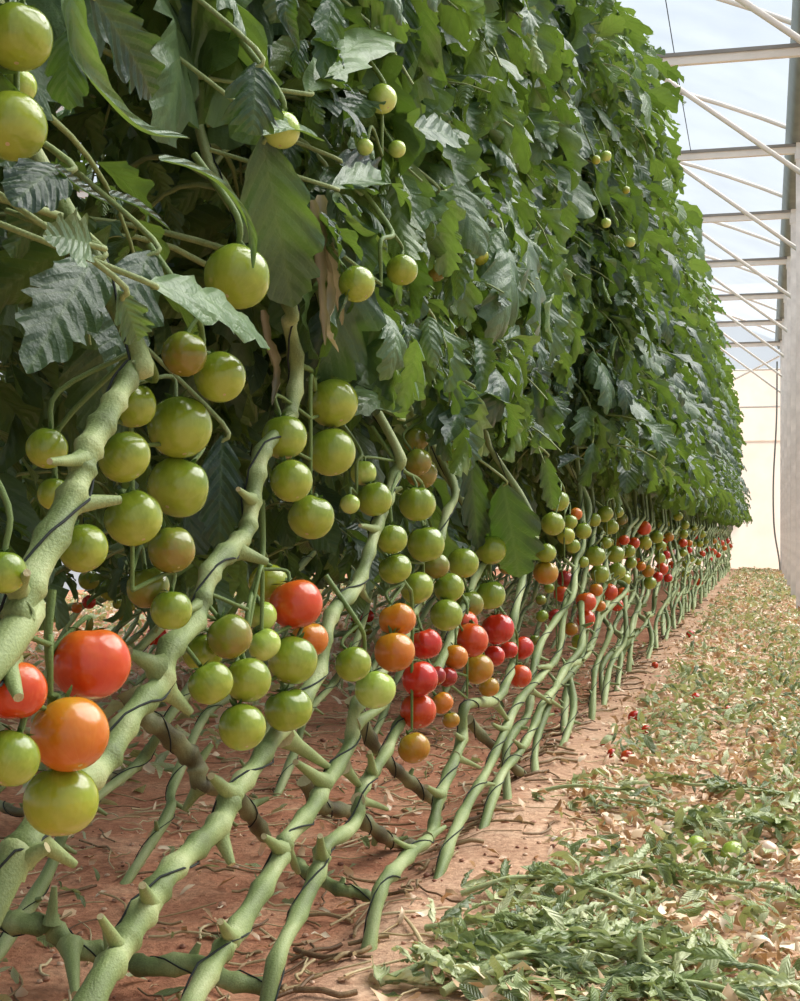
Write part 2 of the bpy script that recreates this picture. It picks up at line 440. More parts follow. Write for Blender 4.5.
# ------------------------------------------------------------------ ground
def sstep(a, b, x):
    t = min(1, max(0, (x - a) / (b - a))); return t * t * (3 - 2 * t)
def gz(x, y):
    h = 0.035 * sstep(-0.74, -0.58, x) * (1 - 0.6 * sstep(-0.45, -0.1, x))
    h += 0.02 * noise.noise(Vector((x * 2.2, y * 1.3, 3))) + 0.012 * noise.noise(Vector((x * 7, y * 6, 8)))
    h += 0.006 * noise.noise(Vector((x * 19, y * 19, 1)))
    return h
def ground_mesh():
    xs = np.concatenate([np.arange(-8, -3.2, 0.3), np.arange(-3.2, -1.4, 0.07), np.arange(-1.4, 0.6, 0.03), np.arange(0.6, 8.3, 0.3)])
    ys = np.concatenate([np.arange(-2.0, 0.4, 0.3), np.arange(0.4, 4, 0.03), np.arange(4, 9, 0.05), np.arange(9, 27.3, 0.12)])
    V = [(x, y, gz(x, y)) for y in ys for x in xs]
    nx = len(xs)
    f = [(j * nx + i, j * nx + i + 1, (j + 1) * nx + i + 1, (j + 1) * nx + i) for j in range(len(ys) - 1) for i in range(nx - 1)]
    mb = MB(); mb.add(V, f)
    t = NT('red_soil')
    tc = t.n('ShaderNodeTexCoord').outputs['Object']
    sep = t.n('ShaderNodeSeparateXYZ'); t.l(tc, sep.inputs[0])
    nz = t.noise(5, 6, tc, 0.65); fine = t.noise(60, 5, tc, 0.7); big = t.noise(1.3, 3, tc)
    red = t.ramp(nz, [(0.25, lin('ac7058')), (0.5, lin('d09474')), (0.75, lin('e4b796'))])
    tan = t.ramp(nz, [(0.25, lin('b58d72')), (0.5, lin('d0aa8d')), (0.75, lin('e2c4a8'))])
    s = t.math('ADD', sep.outputs[0], t.math('MULTIPLY', t.math('SUBTRACT', big, 0.5), 0.25))
    k = t.math('MULTIPLY', t.math('ADD', s, 0.72), 7.0, clamp=True)
    col = t.mix(k, red, tan)
    col = t.mix(t.ramp(fine, [(0.35, (0.5, 0.5, 0.5, 1)), (0.6, (0, 0, 0, 1))]), col, lin('6d4433'))
    col = t.mix(t.ramp(fine, [(0.6, (0, 0, 0, 1)), (0.8, (0.45, 0.45, 0.45, 1))]), col, lin('dcc2a8'))
    h = t.math('ADD', nz, t.math('MULTIPLY', fine, 0.6))
    m = t.done(t.principled(col, 0.95, 0.1, t.bump(h, 0.7, 0.02)))
    o = build('floor', mb, m)
    tag(o, 'red brown soil with a paler trodden shoulder along the vines', 'soil floor', None, 'structure')
ground_mesh()

# ------------------------------------------------------------------ greenhouse
def greenhouse():
    HB = 3.94
    XP = 0.30
    order = ['first', 'second', 'third', 'fourth', 'fifth', 'sixth', 'seventh', 'eighth', 'ninth']
    yk = lambda k: 2.6 * (k + 2.9)
    for k in range(-2, 8):
        y = yk(k)
        root = empty('roof_frame', (XP, y, 0))
        if k < 0:
            lab = 'pale steel roof frame standing over the near vines'
        elif k == 0:
            lab = 'nearest pale steel roof frame, only a brace crossing the upper corner'
        else:
            lab = 'pale steel roof frame, %s crossbar counted away from the camera' % order[k - 1]
        tag(root, lab, 'greenhouse frame', 'steel roof frames of the greenhouse')
        mb = MB()
        box(mb, (-6.5, y - 0.022, HB - 0.045), (6.5, y + 0.022, HB + 0.01))
        box(mb, (-6.5, y - 0.035, HB + 0.01), (6.5, y + 0.035, HB + 0.035), 1)
        build('crossbar', mb, [M['steel'], M['steel_dark']], root)
        mb = MB()
        if k > 0: box(mb, (XP - 0.045, y - 0.04, -0.05), (XP + 0.045, y + 0.04, HB + 0.16))
        box(mb, (XP - 0.055, y - 0.05, HB - 0.1), (XP + 0.055, y + 0.05, HB - 0.04))
        build('post' if k > 0 else 'gutter_bracket', mb, M['post'], root)
        for sx in (-1, 1):
            p0 = np.array([XP + sx * 1.08, y + 0.05, HB - 0.03]); p1 = np.array([XP, y + 0.05, HB - 0.03 - 0.84])
            mb = MB(); tube(mb, [p0 + (p1 - p0) * j / 4 for j in range(5)], 0.018, 8)
            build('brace', mb, M['steel'], root)
            mb = MB()
            pts = [np.array([XP + sx * 8.0 * j / 24, y, HB + 0.13 + 0.95 * (1 - (2 * j / 24 - 1) ** 2)]) for j in range(25)]
            tube(mb, pts, 0.02, 8); build('arch', mb, M['steel'], root)
    # gutter
    mb = MB()
    for y0 in [0]:
        prof = [(-0.13, 0.16), (-0.07, 0.04), (0.07, 0.04), (0.13, 0.16), (0.12, 0.16), (0.065, 0.05), (-0.065, 0.05), (-0.12, 0.16)]
        ys = np.linspace(-1, 26.9, 34)
        V = [(XP + a, y, HB + b) for y in ys for a, b in prof]
        n = len(prof)
        f = [(j * n + i, j * n + (i + 1) % n, (j + 1) * n + (i + 1) % n, (j + 1) * n + i) for j in range(len(ys) - 1) for i in range(n)]
        mb.add(V, f)
    tag(build('roof_gutter', mb, M['gutter'], None, (XP, 0, HB)), 'grey steel gutter running along the tops of the posts', 'gutter')
    # plastic film roof
    t = NT('film')
    tc = t.n('ShaderNodeTexCoord').outputs['Object']
    nz = t.noise(1.5, 4, tc)
    tp = t.n('ShaderNodeBsdfTransparent'); tp.inputs[0].default_value = (0.97, 0.985, 1, 1)
    tl = t.n('ShaderNodeBsdfTranslucent'); tl.inputs[0].default_value = (0.86, 0.92, 0.98, 1)
    mx = t.n('ShaderNodeMixShader')
    t.l(t.ramp(nz, [(0.3, (0.14, 0.14, 0.14, 1)), (0.7, (0.21, 0.21, 0.21, 1))]), mx.inputs[0])
    t.l(tp.outputs[0], mx.inputs[1]); t.l(tl.outputs[0], mx.inputs[2])
    M['film'] = t.done(mx.outputs[0])
    mb = MB()
    for sx in (-1, 1):
        xs = [XP + sx * (0.1 + 7.9 * j / 24) for j in range(25)]
        ys = np.linspace(-2, 27.0, 37)
        V = []
        for y in ys:
            for j in range(25):
                s = (0.1 + 7.9 * j / 24) / 8
                V.append((xs[j], y, HB + 0.155 + 0.95 * (1 - (2 * s - 1) ** 2) + 0.01 * math.sin(y * PI / 2.6 * 2)))
        f = [(a * 25 + b, a * 25 + b + 1, a * 25 + 26 + b, a * 25 + 25 + b) for a in range(36) for b in range(24)]
        mb.add(V, f)
    tag(build('ceiling', mb, M['film']), 'translucent plastic film roof over the greenhouse', 'plastic roof', None, 'structure')
    # end wall
    t = NT('cream_film')
    tc = t.n('ShaderNodeTexCoord').outputs['Object']
    sep = t.n('ShaderNodeSeparateXYZ'); t.l(tc, sep.inputs[0])
    nz = t.noise(2.0, 4, tc)
    col = t.ramp(nz, [(0.3, lin('f6dfcc')), (0.7, lin('fcebdc'))])
    p = t.principled(col, 0.6, 0.2)
    tl = t.n('ShaderNodeBsdfTranslucent'); t.l(col, tl.inputs[0])
    mx = t.n('ShaderNodeMixShader'); mx.inputs[0].default_value = 0.72
    t.l(p, mx.inputs[1]); t.l(tl.outputs[0], mx.inputs[2])
    M['cream'] = t.done(mx.outputs[0])
    root = empty('wall_back', (0, 27.0, 0))
    tag(root, 'cream plastic sheet closing the far end of the greenhouse', 'end wall', None, 'structure')
    for name, z0, z1, mat, off in (('lower_sheet', -0.1, 2.35, 'cream', 0.0), ('upper_sheet', 2.33, 3.62, 'cream', 0.02), ('gable_film', 3.6, 5.2, 'film', 0.05)):
        mb = MB()
        xs = np.linspace(-7.7, 8.3, 121); zs = np.linspace(z0, z1, 5)
        V = [(x, 27.0 + off + 0.012 * math.sin(x * 5) + 0.01 * noise.noise(Vector((x * 2, z, 0))), z) for z in zs for x in xs]
        f = [(a * 121 + b, a * 121 + b + 1, a * 121 + 122 + b, a * 121 + 121 + b) for a in range(4) for b in range(120)]
        mb.add(V, f); build(name, mb, M[mat], root)
    mb = MB()
    for z in (2.95, 3.62):
        tube(mb, [np.array([-7.7, 26.9, z]), np.array([0, 26.9, z]), np.array([8.3, 26.9, z])], 0.018, 6)
    build('wall_rail', mb, M['steel'], root)
    mb = MB(); tube(mb, [np.array([-1.3, 26.85, 3.1]), np.array([-0.6, 26.85, 3.42]), np.array([0.25, 26.85, 3.85])], 0.02, 6)
    build('wall_brace', mb, M['steel'], root)
    # hose beside the post
    mb = MB()
    pts = [(XP - 0.10, 25.5, 3.6), (XP - 0.11, 25.5, 2.6), (XP - 0.16, 25.5, 1.6), (XP - 0.15, 25.5, 0.8), (XP - 0.07, 25.5, 0.25), (XP - 0.05, 25.5, 0.03)]
    tube(mb, smooth_path(pts), 0.016, 6)
    tag(build('water_hose', mb, M['hose'], None, (XP, 25.5, 0)), 'thin grey hose hanging beside the farthest white post', 'hose')
    # slack wires under the roof
    for (a, b, lab) in (((664, -10, -0.62), (692, 158, -0.62), 'thin dark wire slanting down from the roof film'),
                        ((654, 46, -0.72), (657, 132, -0.72), 'thin dark cord hanging from the first crossbar')):
        p0 = at_plane(*a); p1 = at_plane(*b)
        mb = MB(); tube(mb, [np.array(p0), (np.array(p0) + np.array(p1)) / 2 + np.array([0, 0, -0.02]), np.array(p1)], 0.0035, 5)
        tag(build('support_wire', mb, M['twine'], None, p1), lab, 'wire')
greenhouse()

# ------------------------------------------------------------------ tomato vines
def node_radii(n, r0, r1, rng, every=5, amp=0.28):
    r = np.linspace(r0, r1, n)
    ph = rng.randint(0, every)
    for i in range(n):
        if (i + ph) % every == 0: r[i] *= 1 + amp
        elif (i + ph) % every in (1, every - 1): r[i] *= 1 + amp * 0.4
    return r
def helix(path, rad, pitch, ph=0.0):
    path, T, N, B = frames(path)
    d = np.concatenate([[0], np.cumsum(np.linalg.norm(np.diff(path, axis=0), axis=1))])
    L = d[-1]; k = max(8, int(L / pitch * 14))
    q = np.linspace(0, L, k)
    I = lambda A: np.stack([np.interp(q, d, A[:, c]) for c in range(3)], -1)
    r = np.interp(q, d, rad) + 0.0012
    a = q / pitch * 2 * PI + ph
    return I(path) + r[:, None] * (np.cos(a)[:, None] * I(N) + np.sin(a)[:, None] * I(B))

def stub(mb, p, d, l, r, rng):
    d = np.array(d, dtype=float); d /= np.linalg.norm(d)
    p = np.array(p, dtype=float)
    bendv = np.array([rng.uniform(-.2, .2), rng.uniform(-.2, .2), rng.uniform(-.2, .3)])
    path = smooth_path([p, p + d * l * 0.5 + bendv * l * 0.2, p + d * l + bendv * l * 0.3], 4)
    k = len(path)
    rr = np.linspace(r * 1.2, r * 0.5, k); rr[0] = r * 1.7; rr[1] = r * 1.35
    tube(mb, path, rr, 8, 0.5, 0, True, 1)

def foliage_accept(W):
    # the growers strip the leaves below fruit height; camera side of the near vines stays clear of the lens
    lo = W[:, 2].min()
    if lo < 0.83 + 0.05 * math.sin(W[0, 1] * 9): return False
    y = W[:, 1].mean()
    if y < 5.4 and W[:, 0].max() > -0.49: return False
    if y < 1.7 and W[:, 0].max() > -0.56: return False
    return True

VINES = []
def near_vine(idx, label, pts3, r0, r1, stubs, seed, leaves=100, top=2.85, fol=True, twine=True):
    """pts3: world points from the ground to the foliage"""
    rng = random.Random(seed)
    root = empty('tomato_vine', pts3[0])
    tag(root, label, 'tomato plant', 'layered tomato vines of the front line')
    last = np.array(pts3[-1])
    up = [last + np.array([-0.13, 0.05, 0.20]), last + np.array([-0.24, 0.07, 0.6])]
    up += [np.array([-0.86 - 0.08 * (zz - 1.3), last[1] + 0.1, zz]) for zz in np.arange(last[2] + 1.15, top, 0.5)]
    lower = smooth_path([np.array(p) for p in pts3] + up[:1], 7)
    full = lower[:-1] + smooth_path(up, 4)
    nl = len(lower) - 1
    rad = np.concatenate([node_radii(nl, r0, r1, rng, 6, 0.3), np.linspace(r1 * 0.9, 0.004, len(full) - nl)])
    tone = np.clip(0.5 + 0.25 * np.sin(np.arange(len(full)) * 0.55 + rng.uniform(0, 6)), 0, 1)
    mb = MB(); tube(mb, full, rad, 14, tone, 0, True, None, 0.07, rng)
    build('stem', mb, M['stem'], root)
    for (p, d, l, r) in stubs:
        mb = MB(); stub(mb, p, d, l, r, rng)
        build('leaf_stub', mb, [M['stem'], M['scar']], root)
    if twine:
        mb = MB(); hp = helix(full[:nl + 4], rad[:nl + 4], 0.26, rng.uniform(0, 6)); tube(mb, hp, 0.0013, 5)
        build('support_string', mb, M['twine'], root)
    if fol:
        ax = lambda z: (np.interp(z, [q[2] for q in full[nl - 3:]], [q[0] for q in full[nl - 3:]]), np.interp(z, [q[2] for q in full[nl - 3:]], [q[1] for q in full[nl - 3:]]))
        mb = foliage(rng, ax, 0.85, top, leaves, foliage_accept, 1.22)
        build('foliage', mb, [M['leaf'], M['stem']], root)
    VINES.append(root)
    return root

def px_path(X, *pts):
    return [at_plane(a, b, X + (c if len(q) > 2 else 0)) for q in pts for a, b, c in [(q + (0,))[:3]]]
def down_to_ground(p, dy, h=0.0):
    """continue a stem below the frame to the soil"""
    q = Vector((p.x - 0.02, p.y - dy * 1.8, 0)); q.z = gz(q.x, q.y) + 0.005 + h
    m = (Vector(p) + q) / 2; m.z -= 0.03
    return [q, m]
def px_stub(X, a, b, r, dX=0.0):
    p = at_plane(a[0], a[1], X); q = at_plane(b[0], b[1], X + dX)
    return (p, q - p, (q - p).length, r)

def make_near_vines():
    # S0: leaves the picture at once, its fruit hangs in the upper corner
    near_vine(0, 'nearest tomato vine, only its leaves hanging into the upper corner',
              [Vector((-0.66, -0.7, 0.02)), Vector((-0.66, -0.15, 0.35)), Vector((-0.66, 0.4, 0.62)), Vector((-0.67, 0.72, 0.85))], 0.013, 0.011, [], 100, 95)
    X = -0.56
    p = px_path(X, (0, 650), (17, 617), (34, 573), (64, 512), (80, 478), (87, 452), (102, 425), (116, 399), (131, 372), (135, 343))
    p = down_to_ground(p[0], 0.62) + p
    near_vine(1, 'pale green vine stem crossing in front of the big green truss', p, 0.0135, 0.0085,
              [px_stub(X, (82, 459), (50, 457), 0.0055, 0.005), px_stub(X, (68, 506), (120, 504), 0.0075, 0.03), px_stub(X, (18, 590), (26, 572), 0.006, 0.03),
               px_stub(X, (6, 660), (20, 695), 0.008, 0.03)], 101, 110)
    X = -0.615
    p = px_path(X, (0, 888), (18, 857), (38, 824), (66, 795), (94, 772), (112, 748), (134, 712), (159, 685), (169, 651), (194, 622), (203, 596), (214, 566), (234, 546), (246, 532), (252, 505), (257, 474), (264, 448), (286, 424), (292, 405), (297, 367), (289, 325), (287, 300))
    p = down_to_ground(p[0], 0.25) + p
    near_vine(2, 'thick vine stem with a brown scar rising behind the orange tomato', p, 0.0138, 0.0085,
              [px_stub(X, (252, 500), (237, 486), 0.006, 0.02), px_stub(X, (236, 550), (268, 563), 0.009, 0.03), px_stub(X, (166, 690), (190, 715), 0.009, 0.02),
               px_stub(X, (158, 668), (129, 655), 0.010, -0.02), px_stub(X, (36, 838), (75, 862), 0.008, 0.02), px_stub(X, (15, 865), (50, 848), 0.010, 0.03), px_stub(X, (200, 604), (186, 612), 0.007, 0)], 102, 110)
    X = -0.60
    p = px_path(X, (88, 1005), (117, 957), (134, 927), (152, 897), (170, 872), (197, 846), (221, 822), (232, 795), (254, 768), (276, 735), (300, 704), (318, 672), (326, 634), (335, 610), (356, 587), (366, 562), (376, 529), (388, 499), (395, 472), (396, 446))
    p = down_to_ground(p[0], 0.16) + p
    near_vine(3, 'vine stem with forked stubs, base cut by the lower frame edge', p, 0.0142, 0.008,
              [px_stub(X, (232, 795), (210, 772), 0.009, 0.0), px_stub(X, (219, 832), (232, 864), 0.009, 0.02), px_stub(X, (282, 735), (320, 762), 0.010, -0.02), px_stub(X, (376, 530), (364, 530), 0.006, 0.01),
               px_stub(X, (390, 492), (403, 487), 0.006, 0.02), px_stub(X, (358, 585), (374, 598), 0.007, -0.02), px_stub(X, (120, 950), (100, 920), 0.007, 0), px_stub(X, (150, 905), (142, 888), 0.008, 0.02)], 103, 110)
    X = -0.60
    p = px_path(X, (188, 1010), (217, 959), (231, 939), (259, 894), (280, 858), (286, 840), (311, 810), (325, 785), (350, 744), (355, 709), (375, 680), (398, 650), (412, 618), (428, 580), (438, 545), (446, 515), (452, 480))
    p = down_to_ground(p[0], 0.12) + p
    near_vine(4, 'vine stem passing below the lone pale green pair of tomatoes', p, 0.0125, 0.0076,
              [px_stub(X, (324, 783), (299, 766), 0.009, 0.0), px_stub(X, (343, 766), (361, 785), 0.008, -0.01), px_stub(X, (281, 850), (262, 838), 0.008, 0), px_stub(X, (284, 843), (300, 882), 0.008, -0.03), px_stub(X, (231, 939), (220, 920), 0.008, 0.02), px_stub(X, (353, 725), (385, 705), 0.009, 0.03)], 104, 110)
    X = -0.60
    p = px_path(X, (258, 990), (273, 972), (299, 914), (319, 868), (325, 846), (354, 825), (361, 792), (371, 774), (387, 751), (400, 723), (425, 690), (444, 655), (460, 615), (474, 580), (484, 540))
    p[0].z = gz(p[0].x, p[0].y) - 0.02
    near_vine(5, 'slim kinked vine stem rooted at the soil edge by the lower frame', p, 0.011, 0.0075,
              [px_stub(X, (372, 774), (366, 756), 0.007, 0.02), px_stub(X, (322, 858), (322, 835), 0.008, 0.02), px_stub(X, (358, 800), (384, 814), 0.007, -0.03)], 105, 110)
    X = -0.60
    p = px_path(X, (366, 917), (380, 892), (394, 871), (412, 852), (430, 836), (438, 803), (447, 778), (462, 738), (466, 706), (495, 700), (507, 682), (513, 660), (512, 645), (514, 618), (522, 582), (528, 555), (534, 520))
    p[0].z = gz(p[0].x, p[0].y) - 0.02
    near_vine(6, 'vine stem making a sharp sideways step beside the red truss', p, 0.0115, 0.008,
              [px_stub(X, (494, 702), (508, 722), 0.008, 0.0), px_stub(X, (463, 740), (452, 730), 0.007, 0), px_stub(X, (455, 757), (476, 768), 0.007, 0.0), px_stub(X, (440, 795), (425, 784), 0.008, 0), px_stub(X, (428, 838), (445, 828), 0.008, 0.02), px_stub(X, (413, 850), (396, 838), 0.006, 0)], 106, 110)
    X = -0.60
    p = px_path(X, (434, 868), (452, 838), (470, 800), (490, 765), (505, 730), (520, 700), (542, 675), (558, 655), (563, 622), (566, 600), (575, 575), (582, 542), (588, 500))
    p[0].z = gz(p[0].x, p[0].y) - 0.02
    near_vine(7, 'vine stem standing straight behind the single low red tomato', p, 0.0105, 0.008,
              [px_stub(X, (548, 668), (535, 672), 0.008, 0.0), px_stub(X, (530, 690), (545, 705), 0.007, 0.0), px_stub(X, (505, 730), (495, 720), 0.007, 0.0), px_stub(X, (478, 785), (492, 790), 0.007, 0.0)], 107, 110)
    p = px_path(X, (480, 816), (500, 778), (520, 752), (533, 728), (545, 700), (568, 676), (590, 650), (600, 620), (612, 590), (622, 555), (630, 515))
    p[0].z = gz(p[0].x, p[0].y) - 0.02
    near_vine(8, 'vine stem rooted where the soil shoulder narrows, below orange tomatoes', p, 0.0105, 0.008,
              [px_stub(X, (522, 748), (512, 740), 0.007, 0.0), px_stub(X, (546, 698), (558, 705), 0.007, 0.0), px_stub(X, (590, 650), (578, 644), 0.007, 0.0)], 108, 110)
make_near_vines()

def generic_vine(seed, cat_label, group, zlow=0.76, leaves=100, lean=1.75, lod=None):
    rng = random.Random(seed)
    root = empty('tomato_vine', (0, 0, 0))
    tag(root, cat_label, 'tomato plant', group)
    pts = [np.array([-0.0, -0.03, -0.04])]
    n = 9
    for k in range(1, n + 1):
        q = k / n
        pts.append(np.array([rng.uniform(-0.035, 0.035), lean * (0.92 * q + rng.uniform(-0.045, 0.045)), 0.02 + 0.68 * q ** 1.05 + rng.uniform(-0.035, 0.035)]))
    up = [pts[-1] + np.array([-0.04, 0.10, 0.25])] + [np.array([-0.13 - 0.11 * (z - 1.3) + rng.uniform(-.03, .03), lean * 0.92 + 0.15, z]) for z in (1.3, 1.9, 2.45, 2.9)]
    lower = smooth_path(pts, 4)
    full = lower[:-1] + smooth_path([pts[-1]] + up, 4)
    nl = len(lower) - 1
    rad = np.concatenate([node_radii(nl, 0.0105, 0.0078, rng, 5, 0.35), np.linspace(0.009, 0.004, len(full) - nl)])
    mb = MB(); tube(mb, full, rad, 9, np.clip(0.5 + 0.25 * np.sin(np.arange(len(full)) * 0.8), 0, 1), 0, True, None, 0.06, rng)
    for i in range(3, nl, 3):
        a = rng.uniform(0, 6.28)
        stub(mb, full[i], (0.8 * math.cos(a), 0.5 * math.sin(a), rng.uniform(-0.5, 0.9)), rng.uniform(0.025, 0.05), 0.006, rng)
    st = build('stem', mb, [M['stem'], M['scar']], root)
    mb = MB(); tube(mb, helix(full[:nl + 4], rad[:nl + 4], 0.24), 0.0011, 4); tw = build('support_string', mb, M['twine'], root)
    fx = [q[0] for q in full[nl:]]; fy = [q[1] for q in full[nl:]]; fz = [q[2] for q in full[nl:]]
    ax = lambda z: (np.interp(z, fz, fx), np.interp(z, fz, fy))
    acc = lambda W: W[:, 2].min() > zlow + 0.05 * math.sin(W[0, 1] * 9)
    mb = foliage(rng, ax, zlow, 2.95 + rng.uniform(-0.1, 0.1), leaves, acc, 0.86, lod or MID)
    fo = build('foliage', mb, [M['leaf'], M['stem']], root)
    kids(root, st, tw, fo)
    return root

FAR = []
def rows():
    lab = 'leaning tomato vine far along the close-set front line of stems'
    grp = 'vines far along the front line'
    protos = [generic_vine(200 + k, lab, grp) for k in range(10)]
    rng = random.Random(5)
    y = 3.45; k = 0
    while y < 25.2:
        o = protos[k] if k < 10 else copy_tree(rng.choice(protos))
        x = -0.60 + rng.uniform(-0.025, 0.025)
        o.location = (x, y, gz(x, y) + 0.004)
        FAR.append(o)
        k += 1; y += 0.36 * rng.uniform(0.85, 1.15)
    lab = 'tomato vine in the second line, close behind the front line of stems'
    grp = 'vines of the second line'
    protos = [generic_vine(300 + j, lab, grp, 0.48, 100, 1.75, COARSE) for j in range(3)]
    y = -1.6; k = 0
    while y < 25.2:
        o = protos[k] if k < 3 else copy_tree(protos[k % 3])
        x = -1.22 + rng.uniform(-0.04, 0.04)
        o.location = (x, y, gz(x, y) + 0.004)
        o.rotation_euler = (0, 0, rng.uniform(-0.1, 0.1))
        k += 1; y += 0.5 * rng.uniform(0.85, 1.15)
    lab = 'tomato vine of the next row, seen through the gaps between stems'
    grp = 'vines of the next row'
    protos = [generic_vine(400 + j, lab, grp, 0.36, 100, 1.75, COARSE) for j in range(2)]
    y = 0.6; k = 0
    while y < 19.0:
        o = protos[k] if k < 2 else copy_tree(protos[k % 2])
        x = (-2.35 if k % 2 else -2.85) + rng.uniform(-0.08, 0.08)
        o.location = (x, y, gz(x, y) + 0.004)
        o.rotation_euler = (0, 0, rng.uniform(-0.3, 0.3))
        k += 1; y += 0.27 * rng.uniform(0.85, 1.15)
rows()

# layered stems lying on the soil between the lines
def layered(label, pts, r, stubs, seed, mat='stem'):
    rng = random.Random(seed)
    path = smooth_path([np.array(p) for p in pts], 7)
    rad = node_radii(len(path), r, r * 0.85, rng, 6, 0.3)
    root = empty('layered_vine', pts[0])
    tag(root, label, 'tomato vine', 'bare layered stems lying between the lines')
    mb = MB(); tube(mb, path, rad, 12, np.clip(0.4 + 0.25 * np.sin(np.arange(len(path)) * 0.6 + seed), 0, 1), 0, True, 1, 0.07, rng)
    build('stem', mb, [M[mat], M['scar']], root)
    for a, b, rr in stubs:
        mb = MB(); stub(mb, a, Vector(b) - Vector(a), (Vector(b) - Vector(a)).length, rr, rng)
        build('leaf_stub', mb, [M['stem'], M['scar']], root)
    mb = MB(); tube(mb, helix(path, rad, 0.16, seed), 0.0013, 5); build('support_string', mb, M['twine'], root)
def layered_all():
    G = lambda x, y, h=0.03: at_ground(x, y, h)
    layered('thick grey green stem lying across the soil in the lower corner',
            [G(-45, 905, .1), G(0, 919, .1), G(26, 924, .1), G(50, 926, .09), G(72, 948, .06), G(98, 952, .05), G(122, 958, .04), G(148, 967, .04), G(196, 964, .05), G(226, 980, .04), G(262, 986, .03)],
            0.0155, [(G(51, 923, .1), at_depth(54, 884, depth_of(G(51, 923, .1))), 0.009), (G(70, 945, .07), G(73, 994, .03), 0.012), (G(4, 921, .1), at_depth(6, 902, depth_of(G(4, 921, .1))), 0.009), (G(112, 955, .05), at_depth(104, 922, depth_of(G(112, 955, .05))), 0.009), (G(190, 962, .05), at_depth(199, 944, depth_of(G(190, 962, .05))), 0.008)], 1)
    A = lambda x, y, d: at_depth(x, y, d * F / 800)
    layered('bent brown green stem hanging behind the thick scarred vine',
            [A(128, 690, 1.32), A(141, 714, 1.32), A(160, 728, 1.33), A(182, 748, 1.35), A(196, 764, 1.36), A(199, 784, 1.36), A(215, 786, 1.38), A(238, 800, 1.42), A(252, 816, 1.46), A(264, 836, 1.5)], 0.0165,
            [(A(199, 788, 1.36), A(186, 812, 1.36), 0.010), (A(196, 765, 1.36), A(211, 744, 1.37), 0.009), (A(250, 806, 1.45), A(268, 799, 1.46), 0.008)], 2, 'old_stem')
    layered('grey green stem sloping down behind the forked vine stem',
            [A(305, 780, 1.5), A(318, 802, 1.52), A(330, 808, 1.54), A(350, 812, 1.58), A(364, 821, 1.6), A(380, 834, 1.64), A(394, 842, 1.7), A(415, 846, 1.72)], 0.0145,
            [(A(378, 832, 1.64), A(374, 846, 1.64), 0.010), (A(394, 842, 1.7), A(408, 838, 1.7), 0.007)], 3, 'old_stem')
    layered('old brown stem slanting down behind the slim kinked vine',
            [A(352, 700, 1.62), A(364, 726, 1.64), A(376, 748, 1.66), A(392, 766, 1.7), A(408, 780, 1.74), A(424, 793, 1.78), A(440, 806, 1.82)], 0.0135,
            [(A(378, 750, 1.66), A(366, 756, 1.66), 0.008), (A(408, 780, 1.74), A(414, 768, 1.74), 0.007)], 4, 'old_stem')
    layered('short stem on the soil reaching towards the slim kinked vine',
            [G(296, 862, .07), G(306, 872, .06), G(320, 879, .05), G(341, 890, .04), G(356, 892, .04), G(372, 898, .03)], 0.0115,
            [(G(340, 889, .04), at_depth(344, 878, depth_of(G(340, 889, .04))), 0.007)], 5)
    layered('dark old stem crossing behind the step of the sharply bent vine',
            [A(468, 720, 2.0), A(484, 738, 2.03), A(500, 752, 2.07), A(512, 766, 2.1), A(528, 778, 2.15)], 0.012, [(A(500, 752, 2.07), A(507, 742, 2.07), 0.007)], 6, 'old_stem')
    layered('thin old stem on bare soil beside the scarred vine',
            [G(-10, 800, .05), G(18, 812, .05), G(36, 806, .06), G(54, 800, .05), G(80, 790, .04), G(110, 776, .04), G(140, 768, .04)], 0.010, [(G(36, 806, .06), G(44, 822, .03), 0.007)], 7, 'old_stem')
layered_all()

# ------------------------------------------------------------------ tomatoes
def tomato_mesh(seed, seg=36, rings=20):
    rng = random.Random(seed)
    k = rng.choice([4, 5, 5, 6]); am = rng.choice([0.006, 0.012, 0.022, 0.04]); ph = rng.uniform(0, 6)
    e = rng.uniform(-0.05, 0.05); hz = rng.uniform(0.88, 0.98)
    V = []; f = []
    for i in range(rings + 1):
        p = PI * i / rings
        for j in range(seg):
            a = 2 * PI * j / seg
            sh = math.exp(-((p - 0.75) / 0.75) ** 2)
            Rr = max(1e-4, math.sin(p)) ** 0.92 * (1 + am * (0.35 + sh) * (abs(math.cos(k / 2 * a + ph)) * 2 - 1.2) + e * math.cos(a - ph) * 0.6)
            z = hz * math.cos(p) - 0.15 * math.exp(-(p / 0.38) ** 2) + 0.03 * math.exp(-((PI - p) / 0.25) ** 2)
            z += am * 1.2 * sh * math.cos(k * a + 2 * ph) * 0.4
            V.append((Rr * math.cos(a), Rr * math.sin(a), z))
    for i in range(rings):
        for j in range(seg):
            j2 = (j + 1) % seg
            f.append((i * seg + j, (i + 1) * seg + j, (i + 1) * seg + j2, i * seg + j2))
    mb = MB(); mb.add(V, f)
    me = mb.mesh('tomato'); me.materials.append(None)
    return me, hz - 0.15
TM = [tomato_mesh(s) for s in range(9)]
TM_LOW = [tomato_mesh(50 + s, 20, 12) for s in range(5)]
def calyx_mesh(seed, z0):
    rng = random.Random(seed); mb = MB()
    n = rng.choice([5, 6])
    for k in range(n):
        V, f, uv = leaflet(rng, rng.uniform(0.55, 0.75), 0.17, 6, 2, rng.uniform(-0.9, 0.4), 0.6, 0.0, 1, 0.25)
        V = V @ rot('Z', 2 * PI * k / n + rng.uniform(-.2, .2)).T + np.array([0, 0, z0 + 0.02])
        mb.add(V, f, uv, 0.5)
    tube(mb, [np.array([0, 0, z0 - 0.03]), np.array([0, 0, z0 + 0.06]), np.array([0.01, 0, z0 + 0.16])], [0.14, 0.11, 0.075], 8)
    me = mb.mesh('calyx'); me.materials.append(M['calyx']); return me
